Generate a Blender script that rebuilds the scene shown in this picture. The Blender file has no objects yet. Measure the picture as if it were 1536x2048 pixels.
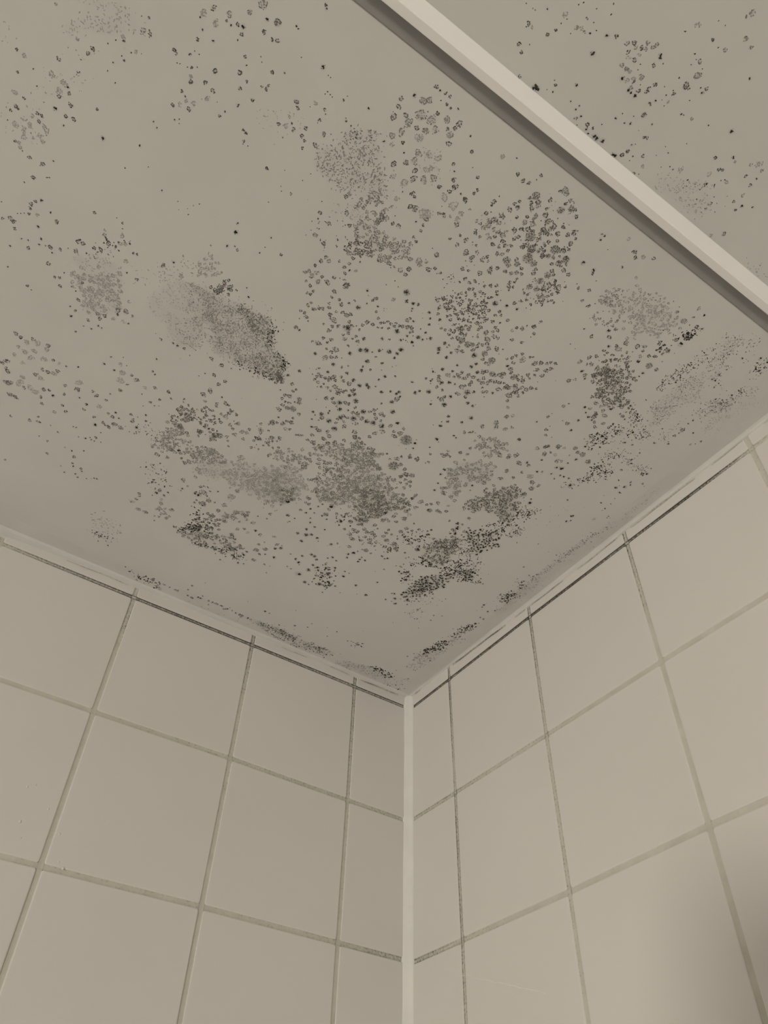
import bpy, math, random
import numpy as np
from mathutils import Matrix, Vector

# ------------------------------------------------------------------ setup
scene = bpy.context.scene
COL = scene.collection
H = 2.40                      # ceiling height; the room corner stands at x = y = 0

def link(o):
    COL.objects.link(o)
    return o

# camera (26 mm phone lens, tilted up into the corner)
cam_data = bpy.data.cameras.new('camera')
cam_data.sensor_fit = 'VERTICAL'
cam_data.sensor_height = 36.0
cam_data.lens = 1533.07 / 2048 * 36.0
cam_data.clip_start = 0.01
cam = link(bpy.data.objects.new('camera', cam_data))
RX = Vector((0.8256385, -0.5635977, 0.0260509))
RY = Vector((0.4267682, 0.5936566, -0.6822322))
RZ = Vector((0.3690392, 0.5743949, 0.7306713))
m = Matrix((RX, -RY, -RZ)).transposed().to_4x4()
m.translation = Vector((-0.514065, -0.719052, H - 0.587983))
cam.matrix_world = m
scene.camera = cam

# world: faint spill from outside the closed room
world = bpy.data.worlds.new('world')
scene.world = world
world.use_nodes = True
world.node_tree.nodes['Background'].inputs[0].default_value = (0.9, 0.85, 0.75, 1)
world.node_tree.nodes['Background'].inputs[1].default_value = 0.05

vs = scene.view_settings
vs.view_transform = 'Standard'
vs.look = 'None'
vs.gamma = 1.0
vs.use_curve_mapping = False
vs.exposure = 0.0

LAMP_POS = Vector((-3.22, -2.22, H - 1.63))
LAMP_POWER = 234.0
LAMP_COLOR = (1.0, 0.93, 0.82)

# ------------------------------------------------------------------ materials
def new_mat(name):
    mt = bpy.data.materials.new(name)
    mt.use_nodes = True
    nt = mt.node_tree
    return mt, nt, nt.nodes['Principled BSDF']

def N(nt, kind, **kw):
    n = nt.nodes.new(kind)
    for k, v in kw.items():
        setattr(n, k, v)
    return n

def noise(nt, scale, detail=4.0, rough=0.55, coord='Object'):
    tc = N(nt, 'ShaderNodeTexCoord')
    nz = N(nt, 'ShaderNodeTexNoise')
    nz.inputs['Scale'].default_value = scale
    nz.inputs['Detail'].default_value = detail
    nz.inputs['Roughness'].default_value = rough
    nt.links.new(tc.outputs[coord], nz.inputs['Vector'])
    return nz

def ramp(nt, src, stops):
    r = N(nt, 'ShaderNodeValToRGB')
    el = r.color_ramp.elements
    el[0].position, el[0].color = stops[0][0], (*stops[0][1], 1)
    el[1].position, el[1].color = stops[-1][0], (*stops[-1][1], 1)
    for p, c in stops[1:-1]:
        e = el.new(p); e.color = (*c, 1)
    nt.links.new(src, r.inputs[0])
    return r

def bump(nt, b, src, strength, dist):
    bp = N(nt, 'ShaderNodeBump')
    bp.inputs['Strength'].default_value = strength
    bp.inputs['Distance'].default_value = dist
    nt.links.new(src, bp.inputs['Height'])
    nt.links.new(bp.outputs[0], b.inputs['Normal'])

def simple(name, c0, c1, scale, rough, bstr=0.0, bscale=200, bdist=0.0005, spec=0.5):
    mt, nt, b = new_mat(name)
    nz = noise(nt, scale)
    r = ramp(nt, nz.outputs['Fac'], [(0.3, c0), (0.7, c1)])
    nt.links.new(r.outputs[0], b.inputs['Base Color'])
    b.inputs['Roughness'].default_value = rough
    b.inputs['Specular IOR Level'].default_value = spec
    if bstr:
        n2 = noise(nt, bscale, 3)
        bump(nt, b, n2.outputs['Fac'], bstr, bdist)
    return mt

M_CEIL = simple('painted_plaster', (0.585, 0.578, 0.55), (0.625, 0.618, 0.59), 9.0, 0.75, 0.25, 160, 0.0006, 0.3)
M_TILE = simple('glazed_tile', (0.655, 0.633, 0.605), (0.685, 0.662, 0.634), 5.0, 0.50, 0.06, 60, 0.0004, 1.0)
M_RAIL = simple('white_plastic', (0.90, 0.89, 0.875), (0.93, 0.92, 0.905), 6.0, 0.42)
M_STRIP = simple('dark_grey', (0.26, 0.258, 0.25), (0.30, 0.298, 0.29), 25.0, 0.8)
M_SEAL = simple('white_silicone', (0.72, 0.71, 0.68), (0.78, 0.77, 0.74), 40.0, 0.30, 0.2, 90, 0.0005)
M_CAULK = simple('painted_sealant', (0.575, 0.568, 0.54), (0.62, 0.613, 0.585), 30.0, 0.5, 0.3, 120, 0.0006, 0.4)
M_WALLB = simple('plain_wall_paint', (0.09, 0.087, 0.08), (0.12, 0.117, 0.11), 4.0, 0.7)
M_FLOOR = simple('floor_stone', (0.09, 0.085, 0.08), (0.13, 0.12, 0.11), 12.0, 0.45)
M_CHROME, _nt, _b = new_mat('chrome')
_b.inputs['Base Color'].default_value = (0.7, 0.7, 0.7, 1); _b.inputs['Metallic'].default_value = 1.0
_b.inputs['Roughness'].default_value = 0.18
_nz = noise(_nt, 30); bump(_nt, _b, _nz.outputs['Fac'], 0.02, 0.0005)
M_HAIR = simple('pale_thread', (0.86, 0.85, 0.82), (0.9, 0.89, 0.86), 90.0, 0.4)

# grout: 'dirt' attribute = how mouldy the joint is there, broken up by noise
M_GROUT, nt, b = new_mat('grout')
at = N(nt, 'ShaderNodeAttribute', attribute_name='dirt')
nz = noise(nt, 420, 3, 0.6); nz2 = noise(nt, 60, 4, 0.6)
base = ramp(nt, nz2.outputs['Fac'], [(0.3, (0.50, 0.482, 0.42)), (0.7, (0.58, 0.56, 0.50))])
mul = N(nt, 'ShaderNodeMath', operation='MULTIPLY_ADD')      # dirt*1.4 + noise - 0.9
mul.inputs[1].default_value = 1.15
add = N(nt, 'ShaderNodeMath', operation='SUBTRACT'); add.inputs[1].default_value = 0.62
nt.links.new(nz.outputs['Fac'], add.inputs[0])
nt.links.new(at.outputs['Fac'], mul.inputs[0]); nt.links.new(add.outputs[0], mul.inputs[2])
rr = ramp(nt, mul.outputs[0], [(0.16, (0, 0, 0)), (0.66, (1, 1, 1))])
mix = N(nt, 'ShaderNodeMix', data_type='RGBA')
nt.links.new(rr.outputs[0], mix.inputs[0])
nt.links.new(base.outputs[0], mix.inputs[6])
mix.inputs[7].default_value = (0.055, 0.050, 0.040, 1)
nt.links.new(mix.outputs[2], b.inputs['Base Color'])
b.inputs['Roughness'].default_value = 0.8
bump(nt, b, nz.outputs['Fac'], 0.3, 0.0006)

# mould: colour comes with each fleck ('tone'), flecks are thin raised crusts
M_MOULD, nt, b = new_mat('mould_crust')
at = N(nt, 'ShaderNodeAttribute', attribute_name='tone')
nt.links.new(at.outputs['Color'], b.inputs['Base Color'])
b.inputs['Roughness'].default_value = 0.95
b.inputs['Specular IOR Level'].default_value = 0.1
nz = noise(nt, 900, 2); bump(nt, b, nz.outputs['Fac'], 0.3, 0.0003)

# mould bloom: a thin film, as strong as 'film' says
M_FILM, nt, b = new_mat('mould_bloom')
at = N(nt, 'ShaderNodeAttribute', attribute_name='film')
b.inputs['Base Color'].default_value = (0.10, 0.104, 0.094, 1)
b.inputs['Roughness'].default_value = 0.95
b.inputs['Specular IOR Level'].default_value = 0.0
nz = noise(nt, 500, 3, 0.6)
rr = ramp(nt, nz.outputs['Fac'], [(0.3, (0.45, 0.45, 0.45)), (0.7, (1.0, 1.0, 1.0))])
mu = N(nt, 'ShaderNodeMath', operation='MULTIPLY')
nt.links.new(at.outputs['Fac'], mu.inputs[0]); nt.links.new(rr.outputs[0], mu.inputs[1])
nt.links.new(mu.outputs[0], b.inputs['Alpha'])

M_WATER, nt, b = new_mat('water')
b.inputs['Base Color'].default_value = (0.86, 0.85, 0.83, 1)
b.inputs['Transmission Weight'].default_value = 0.25
b.inputs['IOR'].default_value = 1.4
b.inputs['Roughness'].default_value = 0.04
nz = noise(nt, 300); bump(nt, b, nz.outputs['Fac'], 0.02, 0.0002)

# ------------------------------------------------------------------ mesh helpers
def mesh_obj(name, verts, faces, mat, parent=None, smooth=False):
    me = bpy.data.meshes.new(name)
    me.from_pydata([tuple(v) for v in verts], [], faces)
    me.update()
    me.materials.append(mat)
    if smooth:
        me.polygons.foreach_set('use_smooth', [True] * len(me.polygons))
    o = link(bpy.data.objects.new(name, me))
    if parent:
        o.parent = parent
    return o

def box(name, lo, hi, mat, parent=None):
    (a, b_, c), (d, e, f) = lo, hi
    v = [(a,b_,c),(d,b_,c),(d,e,c),(a,e,c),(a,b_,f),(d,b_,f),(d,e,f),(a,e,f)]
    q = [(0,3,2,1),(4,5,6,7),(0,1,5,4),(1,2,6,5),(2,3,7,6),(3,0,4,7)]
    return mesh_obj(name, v, q, mat, parent)

def struct(o, label, cat):
    o['kind'] = 'structure'; o['label'] = label; o['category'] = cat
    return o

def tag(o, label, cat, group=None):
    o['label'] = label; o['category'] = cat
    if group: o['group'] = group
    return o

def sweep(name, path, prof_fn, mat, parent=None, smooth=True, cap=True):
    """path: list of points; prof_fn(i) -> list of 3D offsets for that station"""
    V, F = [], []
    n = None
    for i, p in enumerate(path):
        pr = prof_fn(i)
        n = len(pr)
        V += [Vector(p) + Vector(q) for q in pr]
    for i in range(len(path) - 1):
        for j in range(n - 1):
            a = i * n + j
            F.append((a, a + 1, a + n + 1, a + n))
    if cap:
        F.append(tuple(range(n))[::-1]); F.append(tuple(range((len(path) - 1) * n, len(path) * n)))
    return mesh_obj(name, V, F, mat, parent, smooth)

def lathe(name, prof, mat, parent=None, seg=32, M=None):
    V, F = [], []
    for r, z in prof:
        for k in range(seg):
            a = 2 * math.pi * k / seg
            V.append(Vector((r * math.cos(a), r * math.sin(a), z)))
    for i in range(len(prof) - 1):
        for k in range(seg):
            k2 = (k + 1) % seg
            F.append((i*seg+k, i*seg+k2, (i+1)*seg+k2, (i+1)*seg+k))
    if M: V = [M @ v for v in V]
    return mesh_obj(name, V, F, mat, parent, True)

# ------------------------------------------------------------------ the room
RX0, RY0 = -4.2, -3.6          # far sides of the room
CZ = H - 0.005                 # plaster face of the ceiling; H is the height the tiling is measured from
TW = 0.0015                    # tile face stands this far proud of the grout

ceiling = struct(box('ceiling', (RX0, RY0, CZ), (0.06, 0.06, CZ + 0.06), M_CEIL),
                 'off-white painted ceiling covered in grey and black mould', 'ceiling')
floor = struct(box('floor', (RX0, RY0, -0.05), (0.06, 0.06, 0.0), M_FLOOR), 'grey stone bathroom floor', 'floor')
wall_left = struct(box('wall_left', (RX0, 0.0, 0.0), (0.06, 0.06, CZ), M_GROUT),
                   'wall of square white tiles left of the sealed corner', 'wall')
wall_right = struct(box('wall_right', (0.0, RY0, 0.0), (0.06, 0.0, CZ), M_GROUT),
                    'wall of square white tiles right of the sealed corner', 'wall')
struct(box('wall_back', (RX0 - 0.06, RY0 - 0.06, 0.0), (0.06, RY0, CZ), M_WALLB), 'plain painted wall that carries the lamp', 'wall')
struct(box('wall_side', (RX0 - 0.06, RY0, 0.0), (RX0, 0.06, CZ), M_WALLB), 'plain painted wall facing the right tiled wall', 'wall')

# tile joints, in millimetres from the corner and from the ceiling (each crossing as laid)
PITCH = 150.0
NL = {(0,2):(385.4,25.1),(0,1):(234.6,24.3),(0,0):(87.1,24.0),
      (1,2):(386.3,174.0),(1,1):(235.5,173.8),(1,0):(86.7,175.9),
      (2,2):(386.2,324.7),(2,1):(236.4,323.8),(2,0):(87.6,324.4)}
NR = {(0,0):(86.9,25.1),(0,1):(237.5,23.8),(0,2):(386.4,24.4),(0,3):(539.3,25.9),
      (1,0):(89.0,176.2),(1,1):(236.8,175.0),(1,2):(386.7,173.3),
      (2,0):(89.8,326.8),(2,1):(237.6,325.7),(2,2):(386.9,322.6)}
TOP_L = {-1: 8.0, 0: 9.0, 1: 9.0, 2: 10.0}
TOP_R = {-1: 6.0, 0: 6.5, 1: 9.5, 2: 8.5, 3: 8.5}

def node(D, a, r, c):
    """crossing of joint row r and joint column c; c=-1 is the corner, r=-1 the upper tile edge"""
    if (r, c) in D: return D[(r, c)]
    if c == -1:
        rr_, uu = node(D, a, r, 0), 0.0
        if r >= 0:
            v = rr_[1] + 0.35 * (rr_[1] - node(D, a, r, 1)[1])
            return (uu, v)
    u = a + c * PITCH if c >= 0 else 0.0
    v = 24.4 + r * PITCH
    if c > 2 and (r, 2) in D: v = D[(r, 2)][1]
    if r > 2 and (2, c) in D: u = D[(2, c)][0]
    return (u, v)

TILE_CACHE = {}
def make_tile(poly, put, name, parent):
    """poly: four corners (u,v) in mm, clockwise; put: (u,v,h)->world"""
    V, F = [], []
    cx = sum(p[0] for p in poly) / 4; cy = sum(p[1] for p in poly) / 4
    w = abs(poly[1][0] - poly[0][0]); h = abs(poly[2][1] - poly[1][1])
    R = min(2.2, 0.3 * min(w, h))
    def ring(ins, hh, rad):
        out = []
        for k in range(4):
            p = np.array(poly[k], float); a = np.array(poly[k - 1], float); b2 = np.array(poly[(k + 1) % 4], float)
            da = (a - p) / np.linalg.norm(a - p); db = (b2 - p) / np.linalg.norm(b2 - p)
            q = p + (da + db) * ins
            for t in (0.0, 0.33, 0.67, 1.0):
                e0 = q + da * rad; e1 = q + db * rad
                out.append(e0 * (1 - t) ** 2 + q * 2 * t * (1 - t) + e1 * t * t)
        return [put(o[0], o[1], hh) for o in out]
    rings = [ring(0.0, -0.2, R), ring(0.0, TW * 1000 * 0.45, R), ring(0.35, TW * 1000 * 0.85, R), ring(1.1, TW * 1000, R)]
    for r_ in rings: V += r_
    n = 16
    for i in range(3):
        for k in range(n):
            k2 = (k + 1) % n
            F.append((i*n+k, i*n+k2, (i+1)*n+k2, (i+1)*n+k))
    F.append(tuple(range(3*n, 4*n)))
    o = mesh_obj(name, V, F, M_TILE, parent)
    # outward facing normals
    return o

rng = random.Random(5)
def tile_wall(D, a, TOP, put, parent, ncol, nrow):
    G = 2.3                                      # half a joint
    for c in range(-1, ncol):
        for r in range(-1, nrow):
            def nd(rw, cl):
                if rw == -1:
                    u, _ = node(D, a, 0, cl)
                    return (u, TOP.get(min(c, 2), 9.0))
                return node(D, a, rw, cl)
            p00, p01, p11, p10 = nd(r, c), nd(r, c + 1), nd(r + 1, c + 1), nd(r + 1, c)
            gu0 = 3.0 if c == -1 else G
            gv0 = 0.0 if r == -1 else G
            poly = [(p00[0] + gu0, p00[1] + gv0), (p01[0] - G, p01[1] + gv0),
                    (p11[0] - G, p11[1] - G), (p10[0] + gu0, p10[1] - G)]
            tl = rng.uniform(-0.12, 0.12)
            make_tile(poly, lambda u, v, h, tl=tl: put(u, v, h + tl), 'tile', parent)

put_l = lambda u, v, h: Vector((-u / 1000, -h / 1000, H - v / 1000))
put_r = lambda u, v, h: Vector((-h / 1000, -u / 1000, H - v / 1000))
tile_wall(NL, 86.2, TOP_L, put_l, wall_left, 7, 7)
tile_wall(NR, 87.4, TOP_R, put_r, wall_right, 7, 7)

# the tiles further off than the photograph shows, one piece per wall
def tile_field(put, parent, a):
    V, F = [], []
    for c in range(-1, 19):
        for r in range(-1, 15):
            if c < 7 and r < 7: continue
            u0 = 3.0 if c == -1 else a + c * PITCH + 2.3
            u1 = a + (c + 1) * PITCH - 2.3
            v0 = 9.0 if r == -1 else 24.4 + r * PITCH + 2.3
            v1 = 24.4 + (r + 1) * PITCH - 2.3
            
            k = len(V)
            for hh, s in ((0.0, 0.0), (TW * 1000, 0.8)):
                V += [put(u0 + s, v0 + s, hh), put(u1 - s, v0 + s, hh), put(u1 - s, v1 - s, hh), put(u0 + s, v1 - s, hh)]
            F += [(k+4, k+5, k+6, k+7)] + [(k+j, k+(j+1) % 4, k+4+(j+1) % 4, k+4+j) for j in range(4)]
    o = mesh_obj('tile_field', V, F, M_TILE, parent)
    o['kind'] = 'stuff'
    return o
tile_field(put_l, wall_left, 86.2)
tile_field(put_r, wall_right, 87.4)

# grout strips, one per joint run, with the mould that has settled in them
def lerp_tab(tab, t):
    for (t0, a0), (t1, a1) in zip(tab, tab[1:]):
        if t <= t1:
            return a0 + (a1 - a0) * max(0.0, (t - t0)) / max(1e-6, t1 - t0)
    return tab[-1][1]

def grout_strip(put, parent, pts, tab, edge, width=4.8, name='grout_joint', h=0.35):
    """pts: crossings the joint runs through; tab: (mm along, dirt); edge: extra dirt along the rims"""
    V, F, A = [], [], []
    pts = [np.array(p, float) for p in pts]
    L = [0.0]
    for p, q in zip(pts, pts[1:]): L.append(L[-1] + np.linalg.norm(q - p))
    n = max(2, int(L[-1] / 4))
    cols = (-0.5, -0.36, -0.15, 0.15, 0.36, 0.5)
    for i in range(n + 1):
        s = L[-1] * i / n
        k = max(j for j in range(len(L) - 1) if L[j] <= s + 1e-9)
        t = (s - L[k]) / (L[k + 1] - L[k])
        p = pts[k] * (1 - t) + pts[k + 1] * t
        d = (pts[k + 1] - pts[k]); d /= np.linalg.norm(d)
        nrm = np.array((-d[1], d[0]))
        dv = lerp_tab(tab, s)
        for ci, cc in enumerate(cols):
            q = p + nrm * cc * width
            hh = h - 0.9 * (1 - (2 * cc) ** 2) * 0.25 + 0.25
            V.append(put(q[0], q[1], hh))
            e = (1.0, 0.85, 0.0, 0.0, 0.85, 1.0)[ci]
            A.append(max(0.0, min(1.0, dv * (1 - edge) + dv * edge * e * 1.0)) if edge >= 0 else dv)
    m_ = len(cols)
    for i in range(n):
        for j in range(m_ - 1):
            a = i * m_ + j
            F.append((a, a + 1, a + m_ + 1, a + m_))
    o = mesh_obj(name, V, F, M_GROUT, parent)
    at_ = o.data.attributes.new('dirt', 'FLOAT', 'POINT')
    at_.data.foreach_set('value', A)
    return o

def joints(D, a, put, parent, hdirt, vdirt):
    hdirt = {k: ([(t_, d_ * (1.0 if k == 0 else 0.72)) for t_, d_ in v[0]], v[1] - (0.08 if k == 0 else 0)) for k, v in hdirt.items()}
    vdirt = {k: ([(t_, d_ * 0.8) for t_, d_ in v[0]], v[1]) for k, v in vdirt.items()}
    for r in range(0, 7):
        pts = [(9.0, node(D, a, r, -1)[1])] + [node(D, a, r, c) for c in range(0, 7)]
        tab, edge = hdirt.get(r, ([(0, 0.25), (2000, 0.15)], 0.3))
        grout_strip(put, parent, pts, tab, edge)
    for c in range(0, 7):
        pts = [(node(D, a, 0, c)[0], 6.0)] + [node(D, a, r, c) for r in range(0, 7)]
        tab, edge = vdirt.get(c, ([(0, 0.2), (2000, 0.1)], 0.3))
        grout_strip(put, parent, pts, tab, edge, h=0.42)

joints(NL, 86.2, put_l, wall_left,
       {0: ([(0, .75), (60, .8), (90, .7), (180, .85), (330, .85), (380, .8), (470, .6), (540, .35), (700, .2)], .55),
        1: ([(0, .5), (80, .45), (300, .38), (420, .2), (600, .15)], .3),
        2: ([(0, .6), (60, .5), (120, .35), (320, .32), (500, .3)], .3)},
       {0: ([(0, .75), (40, .6), (120, .5), (180, .35), (330, .25)], .4),
        1: ([(0, .7), (60, .55), (100, .3), (170, .35), (250, .25), (330, .1)], .4),
        2: ([(0, .4), (25, .5), (60, .55), (90, .3), (130, .1), (400, .1)], .4)})
joints(NR, 87.4, put_r, wall_right,
       {0: ([(0, .9), (70, .85), (150, .9), (300, .98), (380, .8), (450, .95), (500, .7), (540, .3), (600, .3)], .45),
        1: ([(0, .6), (90, .55), (170, .4), (230, .45), (300, .2), (600, .15)], .4),
        2: ([(0, .7), (60, .55), (90, .45), (180, .25), (600, .2)], .35)},
       {0: ([(0, .8), (40, .9), (80, .8), (140, .5), (200, .75), (330, .65), (450, .5)], .5),
        1: ([(0, .75), (30, .8), (80, .6), (180, .45), (330, .4), (450, .2)], .5),
        2: ([(0, .7), (40, .65), (100, .45), (140, .15), (400, .15)], .5)})

# ------------------------------------------------------------------ sealant
def wob(s, seed):
    return (math.sin(s * 37.1 + seed) + 0.6 * math.sin(s * 83.7 + 2.1 * seed) + 0.4 * math.sin(s * 171.3 + 3.7 * seed)) / 2.0

# cove of painted sealant between ceiling and tiles; wob keeps its lower lip uneven
def cove(name, put, n0, n1, seed, low):
    path = [(s / 1000, 0, 0) for s in range(0, 3190, 6)]
    def prof(i):
        s = path[i][0]
        w = wob(s, seed)
        lo = lerp_tab(low, s * 1000) + 0.9 * w
        st = 2.3 + 0.4 * wob(s * 1.7, seed + 5)
        dl = lo - 5.0
        pts = [(22.5, 4.4), (22.0, 5.0), (13.0, 5.05), (8.0, 5.1), (4.6, 5.3), (st + 0.8, 5.0 + dl * 0.3), (st + 0.25, 5.0 + dl * 0.6), (st, 5.0 + dl * 0.88), (st * 0.6, lo), (0.0, lo + 0.4), (-1.5, lo)]
        return [put(s * 1000, v, h) - Vector((s, 0, 0)) for h, v in pts]
    return sweep(name, path, prof, M_CAULK, None, False)
t1 = cove('trim_1', put_l, 0, 0, 0.4, [(0, 8.5), (90, 10), (240, 9.5), (390, 11), (470, 13), (540, 17), (700, 14), (2000, 14)])
t2 = cove('trim_2', put_r, 0, 0, 1.9, [(0, 7.5), (90, 8), (160, 8.5), (240, 10.5), (300, 10), (390, 9.5), (540, 9.5), (2000, 10)])
def seam(name, put, parent, runs, low, seed):
    for u0, u1, wd, dv in runs:
        pts = [(u, lerp_tab(low, u) + 0.9 * wob(u / 1000, seed) + 0.5 + wd * 0.35) for u in range(u0, u1 + 1, 6)]
        L_ = u1 - u0
        tab = [(L_ * k / 8, dv * (0.25 if k in (0, 8) else 0.75 + 0.35 * wob(u0 + k * 0.37, seed))) for k in range(9)]
        grout_strip(put, parent, pts, tab, 0.0, wd, name, 1.75)
LOW_L = [(0, 8.5), (90, 10), (240, 9.5), (390, 11), (470, 13), (540, 17), (700, 14), (2000, 14)]
LOW_R = [(0, 7.5), (90, 8), (160, 8.5), (240, 10.5), (300, 10), (390, 9.5), (540, 9.5), (2000, 10)]
seam('dirt_seam', put_r, t2, [(14, 30, 1.2, .5), (96, 200, 1.9, .62), (215, 236, 1.0, .35), (242, 300, 1.0, .5), (318, 380, 1.2, .4), (396, 480, 1.8, .45), (500, 540, .9, .4), (560, 640, .9, .4)], LOW_R, 1.9)
seam('dirt_seam', put_l, t1, [(20, 80, 1.6, .5), (96, 130, 1.0, .4), (160, 200, 1.0, .35), (396, 470, 1.0, .4)], LOW_L, 0.4)
struct(t1, 'painted sealant bead where the ceiling meets the left tiled wall', 'trim')
struct(t2, 'painted sealant bead where the ceiling meets the right tiled wall', 'trim')

# rounded bead of white silicone in the vertical corner
path = [(0, 0, z / 1000) for z in range(0, int(CZ * 1000) - 8, 10)] + [(0, 0, CZ - 0.005), (0, 0, CZ - 0.0025), (0, 0, CZ - 0.001)]
def prof(i):
    z = path[i][2]
    R = 9.2 + 0.35 * wob(z * 0.8, 0.3)
    top = CZ - 0.001 - z
    if top < 0.006: R *= 0.72 + 0.28 * top / 0.006
    out = []
    for k in range(11):
        a = math.pi / 2 * k / 10
        # slightly bulging quarter round from left tile face to right tile face
        d = R * (1 - 0.50 * math.sin(2 * a) ** 1.0 * 0.62)
        out.append(Vector((-(d * math.cos(a) + 0.8) / 1000, -(d * math.sin(a) + 0.8) / 1000, 0)))
    return [Vector((-(R + 0.6) / 1000, 0.0005, 0))] + out + [Vector((0.0005, -(R + 0.6) / 1000, 0))]
t3 = sweep('trim_3', path, prof, M_SEAL)
struct(t3, 'glossy white silicone bead running up the tiled corner', 'trim')

# ------------------------------------------------------------------ ceiling rail
def rail():
    y0 = -0.6466
    pr = [(0.0, 0.001), (0.0, -0.0006), (0.0004, -0.0014), (0.0070, -0.0096), (0.0076, -0.0104), (0.0081, -0.0108), (0.0087, -0.0109),
          (0.0142, -0.0086), (0.0147, -0.0083), (0.0149, -0.0077), (0.0149, 0.001)]
    path = [(RX0 + 0.001 + i * (abs(RX0) - 0.003) / 60, y0, CZ) for i in range(61)]
    V, F = [], []
    for p in path:
        V += [(p[0], p[1] + a, p[2] + b_) for a, b_ in pr]
    n = len(pr)
    for i in range(60):
        for j in range(n):
            F.append((i*n+j, i*n+(j+1) % n, (i+1)*n+(j+1) % n, (i+1)*n+j))
    F += [tuple(range(n)), tuple(range(60*n, 61*n))[::-1]]
    e = link(bpy.data.objects.new('ceiling_rail', None))
    o = mesh_obj('profile', V, F, M_RAIL, e, False)
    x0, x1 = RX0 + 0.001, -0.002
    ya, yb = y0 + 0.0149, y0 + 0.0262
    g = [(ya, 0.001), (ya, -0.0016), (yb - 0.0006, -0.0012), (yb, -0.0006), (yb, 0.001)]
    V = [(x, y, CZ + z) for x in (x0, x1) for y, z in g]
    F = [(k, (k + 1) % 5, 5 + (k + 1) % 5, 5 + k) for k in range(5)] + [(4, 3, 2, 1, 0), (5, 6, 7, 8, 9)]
    gs = mesh_obj('dark_strip', V, F, M_STRIP, e, False)  # flat dark grey strip along the far side of the profile
    gs['label'] = 'dark grey strip along the rail'
    o = e
    o.location = (0, 0, 0)
    tag(o, 'straight white plastic rail with a grey strip across the mouldy ceiling', 'rail')
    return o
rail()

# ------------------------------------------------------------------ lamp
def lamp():
    e = link(bpy.data.objects.new('floor_lamp', None))
    e.location = (LAMP_POS.x, LAMP_POS.y, 0)
    tag(e, 'round opal globe floor lamp standing far behind the camera', 'lamp')
    z = LAMP_POS.z
    R = 0.24
    lathe('base', [(0.0, 0.0), (0.14, 0.0), (0.14, 0.012), (0.12, 0.02), (0.0, 0.024)], M_CHROME, e, 40)
    lathe('pole', [(0.011, 0.02), (0.011, z - R - 0.03), (0.03, z - R - 0.015), (0.045, z - R + 0.012)], M_CHROME, e, 24)
    mt, nt, b = new_mat('lit_opal_glass')
    nz = noise(nt, 8)
    rr = ramp(nt, nz.outputs['Fac'], [(0.3, LAMP_COLOR), (0.7, LAMP_COLOR)])
    nt.links.new(rr.outputs[0], b.inputs['Emission Color'])
    area = 4 * math.pi * R * R
    b.inputs['Emission Strength'].default_value = LAMP_POWER / (math.pi * area)
    seg = [(R * math.sin(math.pi * k / 24), z - R * math.cos(math.pi * k / 24)) for k in range(25)]
    lathe('globe', seg, mt, e, 48)
lamp()

# ------------------------------------------------------------------ unseen phone that takes the picture, put in to shade the wall; tripod added
def phone():
    M_BODY = simple('dark_phone_glass', (0.03, 0.03, 0.035), (0.04, 0.04, 0.045), 5.0, 0.25)
    M_STEEL = simple('black_tripod_metal', (0.05, 0.05, 0.05), (0.07, 0.07, 0.07), 20.0, 0.5)
    c = Vector((-0.514065, -0.719052, H - 0.587983))
    def at(x, y, z): return c + RX * x + RY * y + RZ * z
    def slab(name, x0, x1, y0, y1, z0, z1, rad, mat, parent):
        V, F = [], []
        for z in (z0, z1):
            for cx, cy, a0 in ((x1 - rad, y1 - rad, 0), (x0 + rad, y1 - rad, 1), (x0 + rad, y0 + rad, 2), (x1 - rad, y0 + rad, 3)):
                for k in range(6):
                    a = (a0 + k / 5) * math.pi / 2
                    V.append(at(cx + rad * math.cos(a), cy + rad * math.sin(a), z))
        n = 24
        F = [tuple(range(n))[::-1], tuple(range(n, 2 * n))] + [(k, (k + 1) % n, n + (k + 1) % n, n + k) for k in range(n)]
        return mesh_obj(name, V, F, mat, parent)
    e = link(bpy.data.objects.new('smartphone', None))
    tag(e, 'unseen dark smartphone held up towards the corner on an added tripod', 'phone')
    slab('body', -0.058, 0.016, -0.018, 0.132, -0.0125, -0.0045, 0.011, M_BODY, e)
    b = slab('camera_bump', -0.020, 0.013, -0.014, 0.020, -0.0047, -0.0025, 0.008, M_BODY, e)
    t = link(bpy.data.objects.new('added_tripod', None))  # added stand in place of the holding hand, out of view
    tag(t, 'added unseen black tripod with a clamp gripping the smartphone', 'tripod')
    slab('clamp', -0.066, 0.024, 0.060, 0.090, -0.030, -0.0128, 0.006, M_STEEL, t)
    top = at(-0.02, 0.075, -0.026)
    p0 = at(-0.02, 0.085, -0.085)
    def rod(name, a, b_, r0, r1):
        d = (b_ - a); q = d.to_track_quat('Z', 'Y').to_matrix().to_4x4(); q.translation = a
        lathe(name, [(0.0, 0.0), (r0, 0.0), (r1, d.length), (0.0, d.length)], M_STEEL, t, 16, q)
    rod('neck', top, p0, 0.012, 0.014)
    rod('pole', p0 + Vector((0, 0, 0.02)), Vector((p0.x, p0.y, 0.5)), 0.013, 0.016)
    for k in range(3):
        a = 0.5 + k * 2.0944
        rod('leg', Vector((p0.x, p0.y, 0.52)), Vector((p0.x + 0.32 * math.cos(a), p0.y + 0.32 * math.sin(a), 0.005)), 0.011, 0.008)
phone()

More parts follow.
